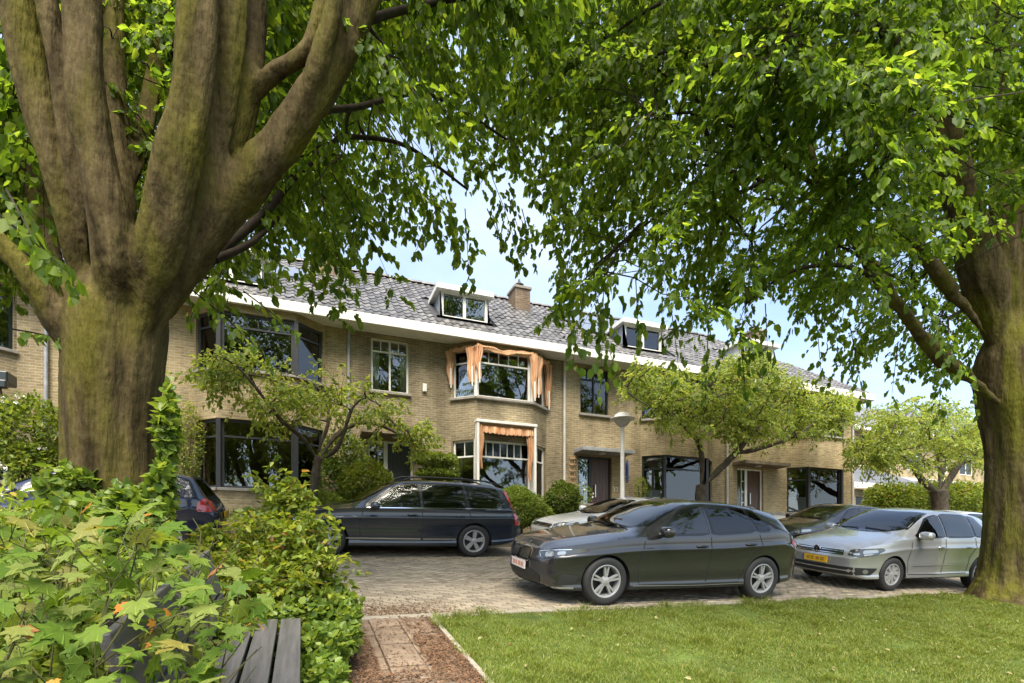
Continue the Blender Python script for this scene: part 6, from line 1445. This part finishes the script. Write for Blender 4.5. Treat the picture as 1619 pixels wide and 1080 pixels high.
b = ball(420, 815, 60, 12, 14.3, .4, 1200); plant('garden_hedge', 'low hedge below the lower anthracite bay window', 'hedge', gb(at(400, 820, 14.3)), [b], M['leaf_hedge'], .06, PL)
b = ball(1013, 775, 10, 22, 15.1, .2, 420); plant('wall_climber', 'thin green climber on the wall right of the street lamp', 'climber', gb(at(1013, 790, 15.1)), [b], M['leaf_cherry'], .06, PL)
# planter with white flowers by the wooden door
pc = at(922, 795, 14.7); pl_ = tag(empty('planter', (pc.x, 14.7, ground(14.7) + 0.1)), 'stone planter with white flowers before the dark wooden door', 'planter')
z0_ = ground(14.7) + 0.1; mb = MB(); mb.box(pc.x - .32, pc.x + .32, 14.5, 14.9, z0_, 3.1); mb.box(pc.x - .36, pc.x + .36, 14.46, 14.94, 3.1, 3.17); bevelmod(mb.build('pot', M['concrete'], pl_), .01)
fo = Foliage(); fo.cloud((pc.x, 14.7, 3.45), (.30, .22, .32), 260, .07); fo.build('foliage', M['leaf_hedge'], pl_, .5)
f2 = Foliage()
for k in range(12):
    D = unit(rng.normal(0, 1, 3)); q = np.array([pc.x, 14.7, 3.48]) + D * np.array([.32, .24, .34]); f2.add(np.repeat(q[None], 6, 0), unit(rng.normal(0, 1, (6, 3)) + D), unit(rng.normal(0, .4, (6, 3)) + D), np.full(6, .055))
f2.build('flowers', M['flower'], pl_, .8)['kind'] = 'stuff'
# hedge beyond the side street, behind the round tree
hc = []
for k in range(9):
    px = 1392 + k * 22; hc.append(ball(px, 792 + random.uniform(-4, 4), 22, 27, 16.2 + random.uniform(-.2, .2), .7, 2000))
plant('beech_hedge', 'tall bright green hedge beyond the cars behind the round small tree', 'hedge', gb(at(1470, 800, 16.2)), hc, M['leaf_shrub'], .13, None)
# ------------------------------------------------------------------ lawn grass
def grass(n, wide=False):
    c, s_ = math.cos(YAW), math.sin(YAW)
    u = rng.uniform(1.29, 18.0 if wide else 13.5, n * 4); v = rng.uniform(0.3 if wide else 2.3, 6.0, n * 4); ok = (u + 0.05 * np.sin(v * 7) > 1.33) & (v + 0.04 * np.sin(u * 5) < 5.99); u, v = u[ok], v[ok]
    P = np.stack([u, v, SLOPE * v], 1); px, py, d = project(P)
    keep = ((px < 1680) & (py < 1125)) != wide
    if not wide: keep &= (rng.uniform(0, 1, len(u)) < np.clip(1.25 - (d - 3.5) * 0.085, 0.25, 1))
    if wide: keep &= (d > 0.5)
    u, v = u[keep][:n], v[keep][:n]
    k = np.array([mnoise.noise(Vector((a * 1.4, b * 1.4, 0))) for a, b in zip(u, v)]); k2 = np.array([mnoise.noise(Vector((a * 5, b * 5, 3))) for a, b in zip(u, v)])
    h = np.clip(0.032 + 0.024 * k + 0.018 * k2, 0.014, 0.08) * rng.uniform(0.6, 1.35, len(u))
    tuft = (k2 + 0.5 * k > 0.42); h = np.where(tuft, h * 1.5, h)
    edge = np.minimum(u - 1.34, 5.95 - v); h = np.where(edge < 0.07, np.maximum(h, .025) * 1.6, h)
    m = len(u); a = rng.uniform(0, 6.283, m); w = rng.uniform(0.0016, 0.0034, m) * (2.2 if wide else 1) * (1 + 0.10 * np.clip(u - 3, 0, 8))
    lean = rng.normal(0, 0.65, (m, 2)) * h[:, None] + np.stack([0.25 * h * np.sin(k * 9), 0.25 * h * np.cos(k2 * 7)], 1)
    base = np.stack([u, v, SLOPE * v + 0.008 * np.sin(u * 2.1 + v)], 1); ex = np.stack([np.cos(a), np.sin(a), np.zeros(m)], 1) * w[:, None]
    up = np.array([0, 0, 1.0]); mid = base + up * (h * 0.6)[:, None]; mid[:, :2] += lean * 0.4; tip = base + up * h[:, None] * 0.93; tip[:, :2] += lean
    V = np.stack([base - ex, base + ex, mid + ex * .8, mid - ex * .8, tip], 1)
    F = (np.array([[0, 1, 2], [0, 2, 3], [3, 2, 4]])[None] + (np.arange(m) * 5)[:, None, None]).reshape(-1, 3)
    return V.reshape(-1, 3), F
GV, GF = grass(190000); GV2, GF2 = grass(60000, True)
tag(npmesh('grass', np.concatenate([GV, GV2]), np.concatenate([GF, GF2 + len(GV)]), M['grass']), 'short green mown grass of the lawn', 'grass', kind='stuff')
def litter(n):
    u = rng.uniform(-1.5, 12, n * 3); v = rng.uniform(2.6, 9.5, n * 3)
    keep = (u > 0.25) & ((v < 6.6) | (rng.uniform(0, 1, n * 3) < .25)); u, v = u[keep][:n], v[keep][:n]; m = len(u)
    lift = np.where((v < 5.9) & (u > 1.34), .035, .022)
    P = np.stack([u, v, SLOPE * v + lift], 1); a = rng.uniform(0, 6.28, m)
    A = np.stack([np.cos(a), np.sin(a), SLOPE * np.sin(a) + rng.normal(0, .25, m)], 1)
    V, F = leaf_faces(P, A, unit(np.array([0, -SLOPE, 1]) + rng.normal(0, .3, (m, 3))), rng.uniform(.02, .06, m), .6)
    tag(npmesh('leaf_litter', V, F, M['litter']), 'small fallen leaves and petals lying on the lawn and the road', 'leaf litter', kind='stuff')
litter(420)
# a fallen strip of bark on the path
MB().tube([(0.96, 3.93, ground(3.93) + .03), (1.04, 3.90, ground(3.9) + .036), (1.13, 3.84, ground(3.84) + .03)], [0.008, 0.014, 0.006], 6).build('fallen_stick', M['cherry_bark']); tag(bpy.data.objects['fallen_stick'], 'short curved piece of bark lying on the path', 'stick')
# ------------------------------------------------------------------ planting on the left: ivy, shrub, maple
def ivy_leaf_template():
    return None
iv = tag(empty('trunk_ivy', (-1.45, 5.3, ground(5.3))), 'bright ivy climbing the foot of the thick trunk', 'ivy'); fo = Foliage()
for (px, py, rx, ry, d, rd, n) in ((110, 775, 40, 38, 4.05, .16, 500), (205, 815, 45, 45, 3.85, .2, 700), (130, 840, 60, 55, 3.9, .25, 900), (225, 875, 45, 48, 3.85, .25, 700), (264, 690, 12, 60, 4.1, .10, 300), (268, 640, 8, 36, 4.2, .08, 90), (256, 790, 15, 55, 4.0, .14, 360), (170, 900, 110, 60, 3.8, .3, 1200)):
    c = atd(px, py, d); s_ = 850 / d; fo.cloud(tuple(c), (rx / s_, rd, ry / s_), n, .075, shell=.6)
fo.build('foliage', M['leaf_ivy'], iv, .85)
mb = MB()
for k in range(9):
    px = 100 + k * 20; P = [atd(px + random.uniform(-8, 8), 1000, 3.9), atd(px + random.uniform(-10, 10), 880, 3.95), atd(px + random.uniform(-10, 10), 780, 4.0)]; mb.tube([tuple(p) for p in P], [.012, .01, .006], 5)
mb.build('stems', M['stem'], iv)['kind'] = 'stuff'
def bushy(name, label, cat, blobs, mat, leafL, wr, base, sprays=0, sl=.4, shell=.7):
    root = tag(empty(name, base), label, cat); fo = Foliage()
    for (px, py, rx, ry, d, rd, n) in blobs:
        c = atd(px, py, d); s_ = 850 / d; fo.cloud(tuple(c), (rx / s_, rd, ry / s_), n, leafL, shell=shell)
        for _ in range(sprays):
            a = random.uniform(-0.5, 3.6); q = atd(px + rx * .75 * math.cos(a), py - ry * .75 * math.sin(a), d + random.uniform(-rd, rd) * .6)
            dd = Vector((random.gauss(0, .5), random.gauss(-.1, .5), random.uniform(.3, 1.1)))
            fo.spray(q, dd, random.uniform(.6, 1.2) * sl, random.uniform(.1, .5), leafL, nodes=7, per=4, hang=.3, tr=.004)
    fo.build('foliage', mat, root, wr); o = fo.tw
    for (px, py, rx, ry, d, rd, n) in blobs:
        for k in range(3):
            c = atd(px + random.uniform(-.5, .5) * rx, py, d); o.tube([(c.x + random.uniform(-.1, .1), c.y, ground(c.y) - .02), tuple(c)], [.012, .006], 5)
    o.build('stems', M['stem'], root)['kind'] = 'stuff'
    return root
bushy('path_shrub', 'loose yellow green shrub beside the path in front of the road', 'shrub', [(320, 905, 42, 35, 5.0, .3, 350), (375, 895, 55, 45, 4.9, .4, 700), (440, 870, 46, 50, 5.1, .35, 800), (452, 812, 24, 34, 5.1, .2, 280), (480, 890, 40, 60, 4.8, .3, 800), (420, 940, 80, 60, 4.5, .4, 1200), (310, 940, 70, 60, 4.5, .4, 900), (490, 935, 40, 50, 4.6, .3, 700)], M['leaf_shrub'], .07, .5, (-.4, 4.7, ground(4.7)), sprays=24, sl=.36, shell=.95)
bushy('ground_ivy', 'low ivy spilling over the edge of the path', 'ivy', [(525, 985, 42, 38, 4.35, .3, 900), (505, 1030, 45, 45, 3.9, .3, 900), (500, 1080, 50, 45, 3.6, .3, 900), (545, 960, 25, 25, 4.6, .2, 420), (480, 980, 45, 40, 4.3, .3, 800), (540, 1010, 26, 26, 4.2, .2, 420), (440, 1000, 50, 50, 4.2, .3, 800), (400, 1010, 50, 50, 4.0, .3, 700)], M['leaf_ivy'], .06, .85, (.1, 4.2, ground(4.2)), shell=.8)
bushy('yellow_shrub', 'small yellow leaved shrub at the left edge in front of the navy car', 'shrub', [(20, 840, 45, 34, 3.0, .2, 420), (50, 870, 35, 30, 2.9, .2, 300)], M['leaf_cherry'], .06, .5, (-2.3, 2.9, ground(2.9)), sprays=6, sl=.25)
bushy('leafy_shrub', 'dense small leaves under the maple sapling at the lower left', 'shrub', [(60, 960, 110, 70, 3.0, .3, 1700), (200, 960, 110, 70, 3.2, .3, 1700), (60, 1080, 120, 80, 2.4, .3, 1500), (210, 1070, 110, 70, 2.6, .3, 1300), (330, 1010, 60, 60, 3.6, .3, 900)], M['leaf_hedge'], .07, .6, (-1.3, 2.8, ground(2.8)), shell=.8)
# ---- maple sapling with large lobed leaves, each leaf an object of its own
def maple_mesh(k):
    half = [(0.0, 0.0), (0.10, -0.10), (0.24, -0.06), (0.30, 0.02), (0.46, 0.04), (0.36, 0.16), (0.34, 0.24), (0.50, 0.36), (0.58, 0.50), (0.44, 0.47), (0.30, 0.50), (0.20, 0.50), (0.22, 0.66), (0.12, 0.76), (0.0, 1.0)]
    r_ = np.random.default_rng(k); vs = []; fs = []
    bend = r_.uniform(.15, .4); cup = r_.uniform(.05, .3)
    def Z(x, y): return cup * abs(x) * .6 - bend * (y - .2) ** 2 * .6 - .25 * x * x + .02 * math.sin(9 * x + 7 * y + k)
    mid = [(0, y) for _, y in half]
    for sgn in (1, -1):
        for i, (x, y) in enumerate(half):
            yy = min(max(y, 0), 1); b_ = len(vs); vs += [(sgn * x, y, Z(x, y)), (sgn * x * .5, lerp(y, max(.0, y * .9), .5), Z(x * .5, y) - .012), (0, max(0, min(1, i / (len(half) - 1))), Z(0, i / (len(half) - 1)))]
            if i:
                p = b_ - 3; q = b_
                for j in range(2): fs.append((p + j, q + j, q + j + 1, p + j + 1) if sgn > 0 else (p + j + 1, q + j + 1, q + j, p + j))
    me = MB().add(vs, fs).mesh('leaf'); me.polygons.foreach_set('use_smooth', [True] * len(me.polygons)); return me
maple = tag(empty('maple_sapling', (-1.3, 2.2, ground(2.2))), 'maple sapling with large lobed leaves, some red and orange, in the corner', 'sapling')
ML = {m_: [maple_mesh(k) for k in range(5)] for m_ in ('leaf_maple', 'leaf_red', 'leaf_orange')}
for m_, l_ in ML.items():
    for x in l_: x.materials.append(M[m_])
stems = []; sm = MB()
for (px, py, d) in ((60, 830, 2.3), (130, 800, 2.6), (200, 820, 2.4), (250, 850, 2.6), (300, 900, 2.5), (380, 930, 2.5), (100, 900, 2.0), (200, 930, 2.0), (40, 960, 1.8), (150, 1010, 1.7), (260, 1000, 2.0), (330, 1000, 2.2), (10, 880, 2.1)):
    t = atd(px, py, d); b_ = Vector((t.x * .9 - .1, t.y, ground(t.y) - .03)); m1 = b_.lerp(t, .5) + Vector((random.gauss(0, .05), random.gauss(0, .05), 0))
    P = spline([(*b_, .007), (*m1, .0045), (*t, .0022)], 9); sm.tube([tuple(p[:3]) for p in P], [float(p[3]) for p in P], 6); stems += [Vector(p[:3]) for p in P]
for k in range(60):
    px, py = random.uniform(-20, 420), random.uniform(800, 1090)
    t = atd(px, py, random.uniform(1.7, 2.8)); b_ = min(stems[:117], key=lambda q: (Vector((q.x, q.y, q.z + .25)) - t).length); P = spline([(*b_, .0034), (*(b_.lerp(t, .5) + Vector((random.gauss(0, .04), random.gauss(0, .04), .03))), .0026), (*t, .0016)], 6)
    if (b_ - t).length < .75: sm.tube([tuple(p[:3]) for p in P], [float(p[3]) for p in P], 5); stems += [Vector(p[:3]) for p in P[2:]]
def put_leaf(px, py, d, L, m_, face=None):
    p = atd(px, py, d); b_ = min(stems, key=lambda q: (q - p).length + max(0, q.z - p.z) * 1.5)
    o = bpy.data.objects.new('leaf', random.choice(ML[m_])); COL.objects.link(o); o.parent = maple; o.location = p - wloc(maple); o.scale = (L * random.uniform(.9, 1.1),) * 3
    out = (p - b_); out.z = 0; out = out.normalized() if out.length > .02 else Vector((1, 0, 0))
    y = (out * .5 + Vector((random.gauss(0, .55), random.gauss(-.35, .5), random.uniform(-.85, .1)))).normalized()      # leaf tip direction
    z = Vector((random.gauss(0, .45), random.gauss(-.3, .4), 1.0)); x = y.cross(z).normalized(); z = x.cross(y)
    o.rotation_euler = Matrix((x, y, z)).transposed().to_euler()
    if (p - b_).length < .22: sm.tube([tuple(b_), tuple(b_.lerp(p, .6) + Vector((0, 0, .015))), tuple(p)], [.0022, .0016, .0013], 4, cap=False)
reg = [(-30, 800), (40, 790), (120, 790), (250, 795), (275, 840), (330, 890), (420, 905), (430, 960), (380, 1010), (330, 1100), (-30, 1100)]
n_ = 0; placed = []
while n_ < 285:
    px, py = random.uniform(-30, 430), random.uniform(785, 1100)
    if not inside((px, py), reg): continue
    f_ = (py - 785) / 300; d = random.uniform(1.75, 2.9) - .35 * f_
    if any(math.dist((px, py), q) < 11 for q in placed): continue
    placed.append((px, py))
    put_leaf(px, py, d, random.uniform(.06, .12), 'leaf_maple'); n_ += 1
for (px, py, d, m_) in ((140, 800, 2.2, 'leaf_red'), (215, 812, 2.1, 'leaf_red'), (232, 815, 2.2, 'leaf_red'), (345, 900, 2.2, 'leaf_red'), (40, 990, 1.7, 'leaf_red'), (265, 965, 1.9, 'leaf_orange'), (240, 980, 1.9, 'leaf_orange'), (395, 985, 2.1, 'leaf_orange'), (412, 990, 2.1, 'leaf_orange'), (190, 955, 1.7, 'leaf_orange'), (245, 1015, 1.8, 'leaf_orange'), (85, 1075, 1.3, 'leaf_orange')):
    put_leaf(px, py, d, random.uniform(.035, .055) if m_ == 'leaf_orange' else random.uniform(.06, .09), m_)
sm.build('stems', M['stem'], maple)['kind'] = 'stuff'
